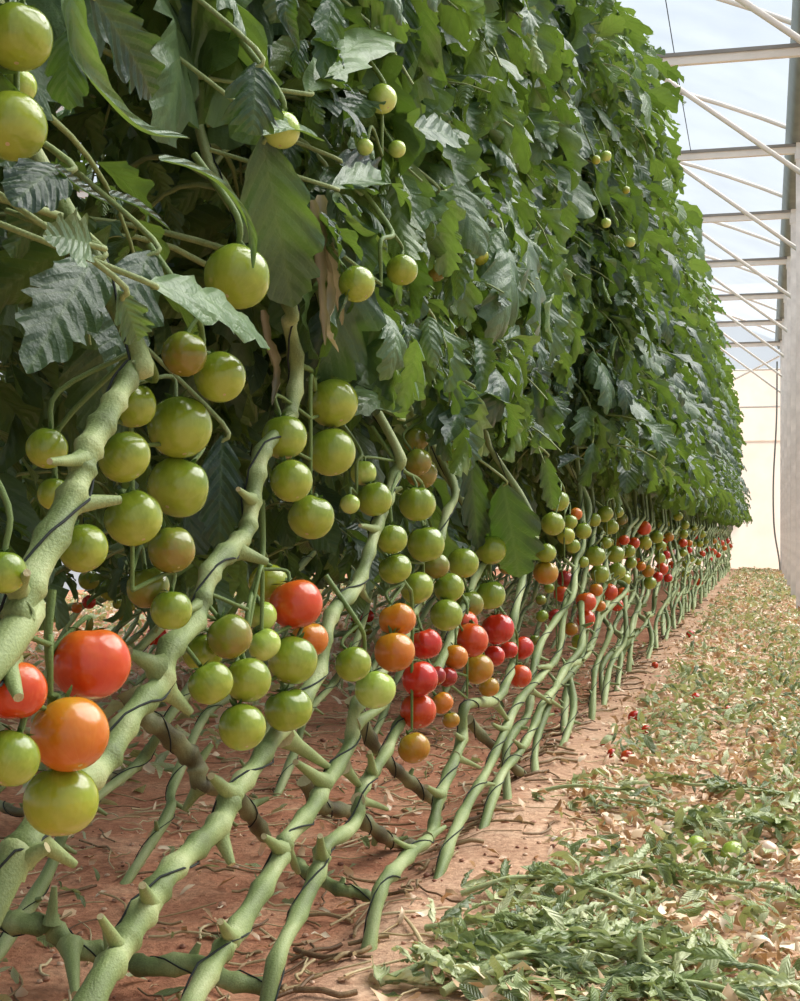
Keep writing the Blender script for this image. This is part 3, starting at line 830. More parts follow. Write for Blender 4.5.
CAL = [calyx_mesh(k, z) for k, (_, z) in enumerate(TM)]
CAL_LOW = [calyx_mesh(30 + k, z) for k, (_, z) in enumerate(TM_LOW)]
MESHES = {}
def tom_mesh(low, v, col):
    key = (low, v, col)
    if key not in MESHES:
        me = (TM_LOW if low else TM)[v][0].copy(); me.name = 'tomato'
        me.materials[0] = TOM[col]; MESHES[key] = me
    return MESHES[key]
CNAME = {'g': 'green', 'lg': 'pale green', 'yg': 'yellow green', 'b': 'brownish green', 'oc': 'ochre', 'o': 'orange', 'ro': 'orange red', 'r': 'red', 'dr': 'deep red', 'rot': 'rotten'}
ORD = ['highest', 'second highest', 'third highest', 'fourth highest', 'fifth highest', 'sixth highest', 'seventh highest', 'eighth highest', 'ninth highest', 'tenth highest', 'eleventh highest', 'twelfth highest']
PLACED = []
rt = random.Random(77)

def place_tomato(p, r, col, label, group, low=False, anchor=None, tilt=None, calyx=True):
    v = rt.randrange(len(TM_LOW if low else TM))
    o = bpy.data.objects.new('tomato', tom_mesh(low, v, col)); COL.objects.link(o)
    tag(o, label, 'tomato', group)
    # the blossom end swings out towards the path
    axis_az = rt.uniform(-0.9, 0.9) - 0.9
    tl = rt.uniform(0.15, 0.75) if tilt is None else tilt
    outv = Vector((math.cos(axis_az), math.sin(axis_az), 0))
    rotq = Quaternion(outv.cross(Vector((0, 0, 1))), tl) @ Quaternion((0, 0, 1), rt.uniform(0, 6.28))
    o.rotation_mode = 'QUATERNION'; o.rotation_quaternion = rotq
    o.location = p; o.scale = (r, r, r)
    if calyx:
        c = bpy.data.objects.new('calyx', (CAL_LOW if low else CAL)[v]); COL.objects.link(c); c.parent = o
    if anchor is not None:
        Mi = (Matrix.Translation(p) @ rotq.to_matrix().to_4x4() @ Matrix.Scale(r, 4)).inverted()
        z0 = (TM_LOW if low else TM)[v][1]
        a = Vector((0, 0, z0 + 0.08)); b = Mi @ Vector(anchor)
        m = a + Vector((0, 0, max(0.25, (b - a).length * 0.35)))
        mb = MB(); tube(mb, smooth_path([a, m, b], 4), 0.0026 / r, 6)
        me = mb.mesh('pedicel'); me.materials.append(M['stalk'])
        q = bpy.data.objects.new('pedicel', me); COL.objects.link(q); q.parent = o
    return o

def cluster(desc, X, toms, vine=None, group='tomatoes hanging on the front vines', stalk=True, entry=None, maxd=0.30):
    """toms: (px, py, diameter px, colour, metres further back), those in front first"""
    if stalk and vine is None:
        c0 = at_plane(toms[0][0], toms[0][1], X); vine = min(FAR, key=lambda v: abs(v.location.y + 1.3 - c0.y))
    same = {}
    for i in sorted(range(len(toms)), key=lambda i: toms[i][1]): same.setdefault(toms[i][3], []).append(i)
    done = []
    for i, t in enumerate(toms):
        px, py, d, col = t[:4]; back = t[4] if len(t) > 4 else 0.0
        zd = depth_on_plane(px, X) + back
        for _ in range(80):
            r = d / 2 * zd / F; p = at_depth(px, py, zd)
            if all((p - q).length > 0.95 * (r + s) for q, s in PLACED + done): break
            zd += 0.004
        done.append((p, r))
    PLACED.extend(done)
    # fruit stalk down the middle of the truss
    tops = sorted([(p, r) for p, r in done], key=lambda q: -q[0].z)
    ctr = sum((p for p, r in done), Vector()) / len(done)
    rmean = sum(r for p, r in done) / len(done)
    path = None
    if stalk:
        away = Vector((ctr.x, ctr.y, 0)).normalized()
        zs = [tops[0][0].z + rmean * 1.9, tops[0][0].z + rmean * 0.9, ctr.z + rmean * 0.4, tops[-1][0].z + rmean * 0.9]
        pts = []
        for k, z in enumerate(zs):
            q = ctr + away * (rmean * 0.75) ; q = Vector((q.x, q.y, z))
            if k == 0: q = Vector((tops[0][0].x, tops[0][0].y, z)) * 0.5 + q * 0.5; q.z = z
            pts.append(q)
        if entry is not None: pts = [Vector(e) for e in entry] + pts[1:]
        else: pts = [pts[0] + Vector((-0.05, 0.0, 0.07))] + pts
        path = smooth_path(pts, 5)
        mb = MB(); tube(mb, path, np.linspace(0.0042, 0.0022, len(path)), 7)
        build('truss_stalk', mb, M['stalk'], vine)
    for i, t in enumerate(toms):
        p, r = done[i]
        anchor = p + Vector((-0.04, 0.02, r + 0.09))
        if path is not None:
            topz = p + Vector((0, 0, r * 0.9))
            anchor = min(path, key=lambda q: (Vector(q) - topz).length + (0.5 * max(0, topz.z - q[2])))
            if (Vector(anchor) - topz).length > maxd: anchor = None
        nm = CNAME[t[3]]
        lab = t[5] if len(t) > 5 else ('%s %s tomato %s' % (ORD[same[t[3]].index(i)] if len(same[t[3]]) > 1 else 'only', nm, desc))
        place_tomato(p, r, t[3], lab, group, low=(t[2] < 16), anchor=anchor)

V0, V1, V2, V3, V4, V5, V6, V7, V8 = VINES
def tomatoes():
    # upper corner
    cluster('', -0.58, [(18, 37, 70, 'g', 0, 'shiny green tomato, larger upper one of the upper corner pair'), (12, 126, 70, 'g', 0, 'shiny green tomato, lower one of the upper corner pair'),
                        (20, 86, 34, 'lg', 0.05, 'small pale green tomato wedged behind the upper corner pair')], V0)
    # single fruit among the leaves
    cluster('', -0.55, [(237, 277, 67, 'g', 0, 'large green tomato above the broad pale leaf')], V1)
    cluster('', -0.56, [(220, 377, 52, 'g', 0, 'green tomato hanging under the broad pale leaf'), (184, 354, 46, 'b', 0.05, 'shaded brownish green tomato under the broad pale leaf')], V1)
    cluster('', -0.55, [(281, 130, 38, 'lg', 0, 'pale green tomato half covered by the bluish lobed leaf')], V2)
    cluster('', -0.53, [(382, 99, 30, 'lg', 0, 'pale green tomato under the backlit olive leaf'), (365, 147, 17, 'lg', 0.0, 'tiny pale fruit below the backlit olive leaf, higher of two'), (397, 149, 18, 'lg', 0.0, 'tiny pale fruit below the backlit olive leaf, lower of two')], V3)
    cluster('', -0.49, [(357, 284, 37, 'g', 0, 'shiny green tomato beside the withered brown leaf'), (402, 270, 32, 'g', 0.02, 'green tomato behind the pale rolled leaf')], V3)
    cluster('', -0.56, [(436, 273, 18, 'b', 0, 'small brownish tomato hidden between hanging leaves'), (480, 257, 18, 'yg', 0, 'small yellow green tomato peeping between pale curled leaves')], V4)
    # the big green truss behind the first stem
    e = [at_plane(136, 350, -0.57), at_plane(149, 360, -0.575), at_plane(155, 380, -0.59)]
    cluster('in the big green truss behind the first stem', -0.60,
            [(180, 427, 65, 'g'), (178, 487, 63, 'g'), (134, 518, 58, 'g', 0.01), (124, 457, 54, 'g', 0.01), (172, 550, 48, 'b', 0.0), (171, 610, 42, 'g', 0.0), (83, 548, 50, 'g', 0.03), (148, 588, 44, 'b', 0.05), (134, 406, 46, 'g', 0.04),
             (47, 448, 42, 'g', 0.05), (54, 494, 34, 'g', 0.06)], V1, entry=e)
    cluster('', -0.555, [(3, 572, 46, 'g', 0.0, 'green tomato cut by the frame edge beside the first stem')], V1, stalk=False)
    # the near ripening truss
    e = [at_plane(52, 590, -0.60), at_plane(48, 640, -0.60), at_plane(52, 680, -0.60)]
    cluster('in the near ripening truss', -0.545,
            [(70, 734, 78, 'o', 0, 'large ribbed orange tomato in the middle of the near truss'), (90, 664, 80, 'ro', 0.02, 'largest orange red tomato, topping the near truss'), (61, 801, 75, 'yg', 0, 'round yellow green tomato lowest in the near truss'),
             (14, 690, 66, 'ro', 0.02, 'orange red tomato cut by the frame edge in the near truss'), (10, 758, 60, 'g', 0.02, 'green tomato cut by the frame edge in the near truss')], V1, entry=e)
    # second ripening truss
    e = [at_plane(262, 500, -0.625), at_plane(262, 560, -0.62), at_plane(250, 600, -0.60), at_plane(246, 640, -0.60)]
    cluster('in the truss of mixed fruit beside the scarred vine', -0.575,
            [(248, 680, 47, 'g'), (293, 660, 50, 'g'), (242, 727, 48, 'g'), (288, 710, 48, 'g', 0.01), (296, 604, 54, 'ro', 0.01), (211, 683, 46, 'g', 0.02), (230, 636, 46, 'b', 0.02), (309, 640, 38, 'o', 0.05),
             (264, 645, 34, 'lg', 0.06), (203, 652, 42, 'g', 0.05), (268, 583, 40, 'yg', 0.08), (262, 616, 30, 'lg', 0.09)], V2, entry=e)
    # green truss by second stem
    e = [at_plane(300, 365, -0.61), at_plane(312, 372, -0.605), at_plane(315, 390, -0.605)]
    cluster('in the green truss beside the second stem', -0.59,
            [(333, 403, 51, 'g'), (331, 452, 50, 'g'), (311, 517, 47, 'g'), (291, 481, 43, 'g', 0.01), (284, 437, 46, 'g', 0.06)], V2, entry=e)
    # green truss across the third stem
    cluster('in the green truss around the third stem', -0.575,
            [(426, 544, 38, 'g'), (417, 504, 37, 'g'), (417, 588, 34, 'g'), (446, 615, 33, 'g'), (449, 588, 31, 'g', 0.01), (463, 563, 32, 'g', 0.01), (392, 539, 31, 'g', 0.02), (395, 569, 33, 'g', 0.03), (375, 499, 36, 'g', 0.1), (436, 566, 28, 'b', 0.06)], V3)
    cluster('', -0.62, [(363, 473, 27, 'lg', 0, 'small pale green tomato with a light tip, above the third stem'), (350, 504, 20, 'lg', 0, 'very small pale green tomato left of the third stem')], V3)
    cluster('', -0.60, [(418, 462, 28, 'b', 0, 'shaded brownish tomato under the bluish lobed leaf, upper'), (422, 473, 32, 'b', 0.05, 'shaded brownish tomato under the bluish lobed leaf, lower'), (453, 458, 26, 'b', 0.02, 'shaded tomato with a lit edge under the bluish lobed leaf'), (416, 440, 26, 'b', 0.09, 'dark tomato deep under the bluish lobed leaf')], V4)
    cluster('', -0.565, [(375, 690, 41, 'lg', 0, 'pale green tomato, lower of the lone pair'), (353, 664, 37, 'g', 0.01, 'green tomato, upper of the lone pair')], V4)
    cluster('in the ripe truss below the green one', -0.565,
            [(394, 652, 41, 'o'), (397, 620, 38, 'o', 0.01), (426, 644, 33, 'r', 0.02), (420, 679, 37, 'r', 0.0), (418, 711, 37, 'ro', 0.0), (414, 748, 33, 'oc', 0.0)], V4)
    cluster('in the red truss beside the sharply bent vine', -0.575,
            [(471, 640, 35, 'ro'), (498, 629, 33, 'r', 0.0), (478, 669, 32, 'oc', 0.0), (455, 657, 26, 'o', 0.04), (489, 687, 21, 'oc', 0.03), (442, 703, 23, 'o', 0.06), (451, 720, 18, 'oc', 0.06), (463, 624, 30, 'ro', 0.06), (447, 677, 21, 'dr', 0.09), (436, 676, 20, 'dr', 0.1), (494, 656, 22, 'r', 0.08)], V5)
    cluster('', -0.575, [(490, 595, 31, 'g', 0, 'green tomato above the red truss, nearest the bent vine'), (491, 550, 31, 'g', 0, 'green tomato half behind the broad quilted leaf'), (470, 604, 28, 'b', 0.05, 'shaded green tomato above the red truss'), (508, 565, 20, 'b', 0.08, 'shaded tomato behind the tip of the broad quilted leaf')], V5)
    cluster('', -0.58, [(520, 676, 24, 'ro', 0, 'single orange red tomato hanging low beyond the bent vine'), (522, 648, 24, 'r', 0.02, 'red tomato just beyond the bend of the bent vine'), (509, 650, 18, 'r', 0.06, 'red tomato hidden behind the bent vine')], V6)
    g2 = 'tomatoes hanging further along the front line'
    cluster('in the first green bunch past the broad quilted leaf', -0.58,
            [(553, 524, 24, 'g'), (558, 501, 22, 'g'), (570, 522, 15, 'g', 0.04), (566, 536, 18, 'yg', 0.03), (583, 531, 17, 'g', 0.0), (546, 553, 21, 'g'), (546, 573, 25, 'oc'), (573, 546, 15, 'g', 0.05), (576, 514, 13, 'o', 0.08)], V7, g2)
    cluster('in the bunch of deep red fruit behind the straight vine', -0.66,
            [(565, 579, 17, 'dr'), (562, 594, 17, 'ro', 0.02), (555, 616, 14, 'dr', 0.0), (542, 616, 13, 'g', 0.0), (571, 629, 14, 'oc', 0.0), (580, 642, 17, 'yg', 0.0), (541, 600, 11, 'b', 0.05), (549, 588, 11, 'g', 0.05), (535, 640, 11, 'b', 0.05)], V7, g2)
    cluster('in the second green bunch past the broad quilted leaf', -0.575,
            [(605, 514, 17, 'g'), (611, 527, 16, 'g'), (594, 520, 14, 'g', 0.03), (595, 556, 21, 'g'), (615, 554, 19, 'g'), (600, 574, 19, 'g'), (617, 571, 18, 'g', 0.0), (624, 580, 14, 'yg', 0.06), (606, 543, 12, 'g', 0.04), (583, 562, 12, 'g', 0.07), (618, 512, 12, 'g', 0.05)], V8, g2)
    cluster('in the orange bunch below the second green one', -0.575,
            [(586, 602, 21, 'ro'), (586, 619, 19, 'ro'), (609, 592, 18, 'ro'), (596, 590, 14, 'o', 0.03), (600, 606, 12, 'o', 0.02), (617, 605, 13, 'ro', 0.02), (622, 593, 13, 'ro', 0.05)], V8, g2)
    cluster('in the third mixed bunch along the row', -0.575,
            [(644, 528, 15, 'ro'), (634, 543, 12, 'ro'), (645, 543, 14, 'yg'), (657, 537, 13, 'g'), (661, 546, 11, 'g', 0.02), (669, 537, 10, 'oc', 0.02), (629, 551, 13, 'g', 0.02), (631, 563, 12, 'g'), (625, 576, 12, 'b', 0.03), (624, 540, 11, 'ro', 0.05)], None, g2)
    cluster('in the fourth mixed bunch along the row', -0.57,
            [(662, 569, 13, 'ro'), (666, 555, 9, 'r', 0.01), (660, 558, 11, 'g'), (668, 578, 9, 'r'), (658, 577, 10, 'r', 0.01), (648, 571, 13, 'oc'), (650, 583, 13, 'g'), (641, 566, 10, 'o', 0.04), (672, 565, 8, 'ro', 0.05)], None, g2)
    cluster('in the fifth bunch along the row', -0.57,
            [(678, 516, 10, 'g'), (685, 525, 9, 'g'), (684, 534, 9, 'g'), (683, 543, 9, 'ro'), (683, 553, 8, 'g'), (689, 550, 7, 'r', 0.02), (689, 543, 7, 'o', 0.04), (686, 564, 8, 'yg'), (685, 574, 8, 'yg'), (691, 559, 7, 'g', 0.04)], None, g2)
    cluster('in the sixth bunch along the row', -0.57,
            [(699, 582, 8, 'ro'), (702, 534, 8, 'g'), (700, 544, 7, 'yg'), (702, 554, 7, 'ro'), (698, 562, 7, 'g'), (706, 541, 6, 'g', 0.05), (708, 549, 6, 'r', 0.05), (694, 528, 6, 'g', 0.05)], None, g2, stalk=False)
    cluster('in the seventh bunch along the row', -0.57,
            [(713, 552, 8, 'ro'), (721, 543, 7, 'ro'), (717, 546, 6, 'yg', 0.06), (727, 541, 6, 'r'), (724, 548, 6, 'o'), (714, 541, 6, 'oc', 0.06), (710, 559, 6, 'r', 0.0), (718, 555, 6, 'ro', 0.02), (730, 546, 5, 'ro', 0.0)], None, g2, stalk=False)
    rg = random.Random(91)
    for v in FAR[6::2]:
        for k in range(3):
            q = Vector((v.location.x - rg.uniform(0.05, 0.16), v.location.y + 1.3 + rg.uniform(-0.2, 0.2), 0.72 - 0.085 * k + rg.uniform(-0.05, 0.05)))
            r = rg.uniform(0.026, 0.034)
            if any((q - a).length < r + b for a, b in PLACED): continue
            PLACED.append((q, r))
            place_tomato(q, r, rg.choice(['g', 'g', 'lg', 'b']) if k == 0 else rg.choice(['g', 'yg', 'o', 'ro', 'r', 'r']), 'small tomato half hidden among the crowded far stems', 'tomatoes half hidden among the far stems', low=True, anchor=q + Vector((-0.03, 0.02, r + 0.07)))
    # small fruit among the upper leaves
    cluster('among the sunlit upper leaves near the steel crossbars', -0.44,
            [(606, 156, 11, 'lg'), (606, 223, 10, 'lg'), (630, 242, 11, 'lg'), (639, 231, 9, 'lg'), (626, 190, 8, 'yg'), (596, 160, 9, 'yg')], None, 'small fruit high in the leaves', stalk=False)
    # the next row, through the gap
    g3 = 'tomatoes of the next row seen through the gaps'
    back = [(89, 602, 14, 'r'), (77, 608, 11, 'o'), (128, 596, 12, 'dr'), (127, 581, 9, 'r'), (89, 580, 21, 'g'), (111, 590, 23, 'g'), (110, 559, 20, 'g'), (121, 546, 16, 'g'), (118, 604, 11, 'g'), (130, 606, 12, 'g'), (123, 616, 11, 'b'), (157, 635, 20, 'r'), (228, 578, 16, 'r'), (221, 595, 13, 'r'), (202, 548, 15, 'g'), (150, 640, 11, 'ro')]
    cluster('among the small fruit behind the big green truss', -2.1, back, None, g3, stalk=False)
    back = [(355, 553, 8, 'r'), (365, 553, 8, 'r'), (357, 562, 7, 'r'), (368, 616, 13, 'r'), (357, 618, 13, 'dr'), (350, 608, 9, 'r'), (353, 628, 11, 'b'), (367, 630, 11, 'b'), (375, 560, 8, 'r')]
    cluster('among the small fruit in the gap behind the third stem', -2.2, back, None, g3, stalk=False)
    # fallen on the path
    fallen = [(635, 722, 14, 'r', 'crushed red tomato on the path beside the shoulder, upper of a close pair'), (646, 732, 10, 'r', 'small red tomato on the path just below a crushed one'),
              (612, 759, 10, 'r', 'small red tomato in the litter nearest the vine stems'), (627, 761, 13, 'ro', 'orange red tomato in the litter nearest the vine stems'), (727, 710, 11, 'ro', 'orange red tomato lying alone in the middle of the path litter'),
              (696, 700, 11, 'r', 'red split tomato in the litter up the path'), (690, 640, 8, 'r', 'red tomato lying far up the path'), (640, 703, 8, 'r', 'red scrap of tomato on the bare shoulder'),
              (696, 842, 22, 'lg', 'pale green tomato lying in the litter, first of the crushed pair'), (733, 849, 27, 'lg', 'crushed pale green tomato under a wilted leaf'), (766, 848, 27, 'rot', 'rotten tan tomato at the edge of the path litter')]
    fallen += [(668, 628, 7, 'r', 'small red tomato on the far shoulder below the sixth bunch'), (655, 668, 7, 'ro', 'orange red scrap of tomato halfway up the shoulder'), (604, 748, 8, 'r', 'red tomato scrap touching the inner edge of the litter')]
    for px, py, d, col, lab in fallen:
        p = at_ground(px, py + d * 0.35, 0.02); zd = depth_of(p)
        r = d / 2 * zd / F
        p.z = gz(p.x, p.y) + r * 0.72
        place_tomato(p, r, col, lab, 'fallen tomatoes on the path', low=False, tilt=rt.uniform(0.8, 2.2))
    for px, py, d, lab in ((672, 827, 17, 'flat white stone in the litter above the pale tomato'), (554, 846, 11, 'white pebble on the bare soil shoulder')):
        p = at_ground(px, py, 0.02); r = d / 2 * depth_of(p) / F
        me, _ = tomato_mesh(900 + px, 16, 10)
        me.materials[0] = M['stone']; me.name = 'pebble'
        o = bpy.data.objects.new('pebble', me); COL.objects.link(o); o.location = (p.x, p.y, gz(p.x, p.y) + r * 0.3); o.scale = (r, r * 0.8, r * 0.55)
        tag(o, lab, 'stone')
tomatoes()

# ------------------------------------------------------------------ leaves that stand out one by one on the near vines
def big_leaf(vine, base, tip, width, X, tone, curl=0.8, bend=0.7, face=0.3, lobe=0.35, dX=0.0, twist=0.0, mat='leaf', n=26, m=10, label=None, petiole=True, nl=5):
    """base, tip: measured ends; face: how far the upper side turns up rather than towards the path"""
    a = at_plane(base[0], base[1], X); b = at_plane(tip[0], tip[1], X + dX)
    zd = depth_of(a)
    L = (b - a).length
    W = width * zd / F
    rng = random.Random(int(base[0] * 7 + base[1]))
    ex = (b - a).normalized()
    toc = (CAM - a).normalized()
    nrm = (toc * (1 - face) + Vector((0.2, 0, 1)) * face).normalized()
    nrm = (nrm - ex * nrm.dot(ex)).normalized()
    if twist: nrm = Quaternion(ex, twist) @ nrm
    ey = nrm.cross(ex)
    V, f, uv = leaflet(rng, L * (1 + abs(bend) * 0.12), W * 1.1, n, m, bend, curl, lobe, nl, bend * 0.5, rng.uniform(-0.25, 0.25), 0.14)
    Rm = np.array([ex, ey, nrm])
    V = V @ Rm + np.array(a)
    mb = MB(); mb.add(V, f, uv, tone, 0)
    if petiole:
        back = a - ex * 0.09 + Vector((-0.14, 0.02, 0.05))
        tube(mb, smooth_path([back, a - ex * 0.015, a + ex * 0.01], 4), [0.003] * 5 + [0.0028] * (len(smooth_path([back, a - ex * 0.015, a + ex * 0.01], 4)) - 5), 6, 0.6, 1)
    o = build('leaf', mb, [M[mat], M['stem']], vine)
    if label: o['label'] = label
    return o
def strip_leaf(vine, pts, width, X, tone, curl=1.6, mat='leaf', name='leaf', label=None, face=0.4):
    """a long rolled leaf along measured points"""
    P = smooth_path([np.array(at_plane(p[0], p[1], X + (p[2] if len(p) > 2 else 0))) for p in pts], 6)
    path, T, N, B = frames(P)
    k = len(path); zd = depth_of(path[k // 2]); W = width * zd / F
    u = np.linspace(0, 1, k)
    w = (u + 0.05) ** 0.45 * (1.03 - u) ** 0.7; w = w / w.max() * W / 2
    w *= 1 + (0.15 if mat == 'leaf' else 0.4) * np.sin(u * 30) * np.sin(u * 13 + 1)
    t = np.linspace(-1, 1, 9)
    rows_ = []
    for i in range(k):
        toc = np.array(CAM) - path[i]; toc /= np.linalg.norm(toc)
        nn = toc * (1 - face) + np.array([0.2, 0, 1]) * face
        nn -= T[i] * nn.dot(T[i]); nn /= np.linalg.norm(nn)
        ey = np.cross(nn, T[i])
        for q in t:
            c = curl
            rows_.append(path[i] + ey * math.copysign(w[i] * math.sin(c * abs(q)) / c, q) - nn * (-1) * w[i] * (1 - math.cos(c * abs(q))) / c)
    f = [(i * 9 + j, (i + 1) * 9 + j, (i + 1) * 9 + j + 1, i * 9 + j + 1) for i in range(k - 1) for j in range(8)]
    uv = [(u[i], q * 0.8 + 1e-5) for i in range(k) for q in t]
    mb = MB(); mb.add(rows_, f, uv, tone, 0)
    o = build(name, mb, [M[mat]], vine)
    if label: o['label'] = label
    return o
def hero_leaves():
    L = big_leaf
    strip_leaf(V0, [(72, -20), (72, 10), (84, 62), (112, 105), (145, 132), (188, 138)], 34, -0.50, 0.75, 1.3, label='long rolled pale leaf')
    L(V0, (88, -10), (146, 92), 62, -0.53, 0.1, 0.5, 0.5, 0.3, dX=0.0)
    L(V0, (62, 168), (14, 208), 62, -0.55, 0.08, -0.5, 0.7, 0.35, 0.15)
    strip_leaf(V0, [(55, 168), (80, 188), (110, 205)], 18, -0.54, 0.15, 1.0)
    strip_leaf(V0, [(110, 195), (140, 208), (170, 230)], 18, -0.54, 0.2, 1.0)
    L(V1, (92, 245), (42, 236), 56, -0.545, 0.75, 0.5, 0.5, 0.1)
    L(V1, (95, 255), (28, 372), 78, -0.60, 0.35, 0.3, 0.3, 0.1)
    L(V1, (150, 250), (110, 370), 70, -0.61, 0.3, 0.5, 0.4, 0.1)
    L(V1, (148, 284), (256, 352), 70, -0.53, 0.85, -0.4, 0.5, 0.35, 0.25, label='broad pale leaf above the green tomatoes')
    L(V1, (118, 290), (136, 338), 40, -0.535, 0.7, 0.5, 0.5, 0.3)
    strip_leaf(V2, [(160, 160), (190, 168), (218, 184), (240, 210), (252, 240), (253, 268)], 17, -0.52, 0.7, 1.2)
    L(V2, (255, 62), (252, 132), 66, -0.53, 0.15, -0.7, 0.9, 0.4, 0.4, label='bluish lobed leaf')
    L(V2, (262, 135), (292, 302), 84, -0.57, 0.55, 0.35, 0.25, 0.0, 0.25, label='large olive hanging leaf')
    strip_leaf(V2, [(320, 140), (290, 128), (262, 135)], 24, -0.53, 0.8, 0.8)
    strip_leaf(V3, [(333, 200), (350, 225), (372, 245), (390, 275), (399, 305)], 34, -0.53, 0.8, 1.3, label='pale rolled leaf')
    L(V3, (332, 188), (392, 214), 44, -0.54, 0.75, 0.6, 0.7, 0.4)
    L(V3, (335, 160), (372, 200), 54, -0.56, 0.1, 0.6, 0.6, 0.3)
    L(V3, (306, 92), (394, 52), 66, -0.55, 0.95, -0.4, 0.5, 0.55, 0.35, label='backlit olive leaf')
    L(V3, (395, 150), (425, 265), 62, -0.57, 0.55, 0.4, 0.4, 0.1)
    strip_leaf(V3, [(288, -12), (286, 15), (298, 52)], 24, -0.53, 0.1, 1.0)
    L(V3, (333, -8), (322, 78), 34, -0.54, 0.5, 0.5, 0.4, 0.1)
    L(V3, (405, -6), (404, 72), 30, -0.55, 0.08, 0.5, 0.4, 0.1)
    L(V3, (372, 325), (374, 412), 46, -0.585, 0.08, 0.4, 0.5, 0.1)
    L(V3, (398, 418), (346, 428), 46, -0.585, 0.65, -0.4, 0.8, 0.5)
    L(V3, (372, 100), (345, 130), 44, -0.55, 0.2, 0.5, 0.6, 0.4)
    L(V3, (222, 435), (219, 548), 48, -0.66, 0.05, 0.3, 0.5, 0.1, 0.3)
    L(V4, (434, 190), (446, 270), 42, -0.54, 0.8, 1.1, 0.8, 0.2)
    L(V4, (412, 128), (455, 152), 40, -0.54, 0.6, 0.3, 0.4, 0.2)
    L(V4, (440, 190), (412, 240), 44, -0.55, 0.6, 0.7, 0.7, 0.2)
    L(V5, (470, 392), (446, 448), 46, -0.55, 0.12, 0.8, 0.8, 0.4, 0.55)
    L(V5, (474, 388), (500, 440), 44, -0.55, 0.3, 0.8, 0.8, 0.4, 0.5)
    L(V6, (503, 482), (518, 572), 62, -0.535, 0.0, -0.35, 0.4, 0.1, 0.3, label='broad quilted hanging leaf')
    L(V6, (470, 455), (478, 545), 34, -0.60, 0.25, 0.9, 0.5, 0.1)
    L(V7, (545, 455), (552, 505), 24, -0.55, 0.3, 0.9, 0.6, 0.1)
    # withered brown leaf
    for pts, w in (([(320, 195), (322, 240), (334, 285), (342, 325)], 26), ([(312, 200), (318, 250), (322, 300), (325, 345)], 20), ([(318, 240), (330, 290), (326, 330), (338, 352)], 18)):
        strip_leaf(V3, pts, w, -0.54, R0.uniform(0.35, 0.8), 1.9, 'wither', 'withered_leaf', 'withered brown crumpled leaf')
    strip_leaf(V2, [(262, 310), (268, 345), (276, 375), (272, 405)], 18, -0.60, 0.1, 1.9, 'wither', 'withered_leaf', 'dark withered leaf')
hero_leaves()

# ------------------------------------------------------------------ litter
def litter(name, label, cat, mats, gen, seed):
    rng = random.Random(seed)
    mb = MB(); gen(mb, rng)
    o = build(name, mb, mats)
    tag(o, label, cat, None, 'stuff')
def piece(mb, rng, x, y, l, wr, tone, mi=0, lift=0.02, n=5, m=2, flat_=0.32):
    V, f, uv = leaflet(rng, l, l * wr, n, m, rng.uniform(-0.6, 1.8), rng.uniform(-1.8, 1.8), 0.3, 2, 0, rng.uniform(-1.2, 1.2), 0.3)
    V = V - V.mean(0)
    Rm = rot('Z', rng.uniform(0, 6.28)) @ rot('Y', rng.gauss(0, flat_)) @ rot('X', rng.gauss(0, flat_ * 1.3))
    V = V @ Rm.T
    z = gz(x, y) - V[:, 2].min() * 0.75 + rng.uniform(0, lift)
    mb.add(V + np.array([x, y, z]), f, uv, tone, mi)
def green_p(x, y):
    return noise.noise(Vector((x * 2.4, y * 1.0, 40)))
def cover(x, y):
    """how thick the litter lies: nothing on the trodden shoulder, patches beyond"""
    e = -0.40 + 0.12 * noise.noise(Vector((x * 2, y * 1.2, 17))) + 0.03 * math.sin(y * 5)
    return sstep(e - 0.10, e + 0.06, x)
def path_points(rng, n, x0=-0.62, x1=1.6):
    k = 0
    while k < n:
        y = 1.6 * (26.8 / 1.6) ** rng.random()
        if rng.random() < 0.45: y = rng.uniform(1.6, 26.8)
        x = rng.uniform(x0, min(x1, 0.14 + 0.05 * y))
        if rng.random() > cover(x, y): continue
        k += 1
        yield x, y
def dry_gen(mb, rng):
    for x, y in path_points(rng, 15000):
        if green_p(x, y) > 0.22 and rng.random() < 0.7: continue
        piece(mb, rng, x, y, rng.uniform(0.015, 0.05) * (1 + 0.018 * y), rng.uniform(0.3, 0.7), rng.random(), 0, 0.02, 4, 2)
    for k in range(420):
        x = rng.uniform(-0.62, -0.3); y = rng.uniform(1.6, 12)
        piece(mb, rng, x, y, rng.uniform(0.015, 0.05), rng.uniform(0.2, 0.6), rng.random(), 0, 0.004, 4, 2, 0.3)
    for k in range(12000):
        x = rng.uniform(-7.0, -1.6); y = rng.uniform(1.6, 20)
        piece(mb, rng, x, y, rng.uniform(0.03, 0.09), rng.uniform(0.3, 0.7), 0.4 + 0.6 * rng.random(), 0, 0.03, 3, 2)
    for k in range(900):
        x = rng.uniform(-1.5, -0.68); y = rng.uniform(1.2, 9)
        piece(mb, rng, x, y, rng.uniform(0.015, 0.05), rng.uniform(0.15, 0.5), 0.3 + 0.7 * rng.random(), 0, 0.004, 4, 2, 0.25)
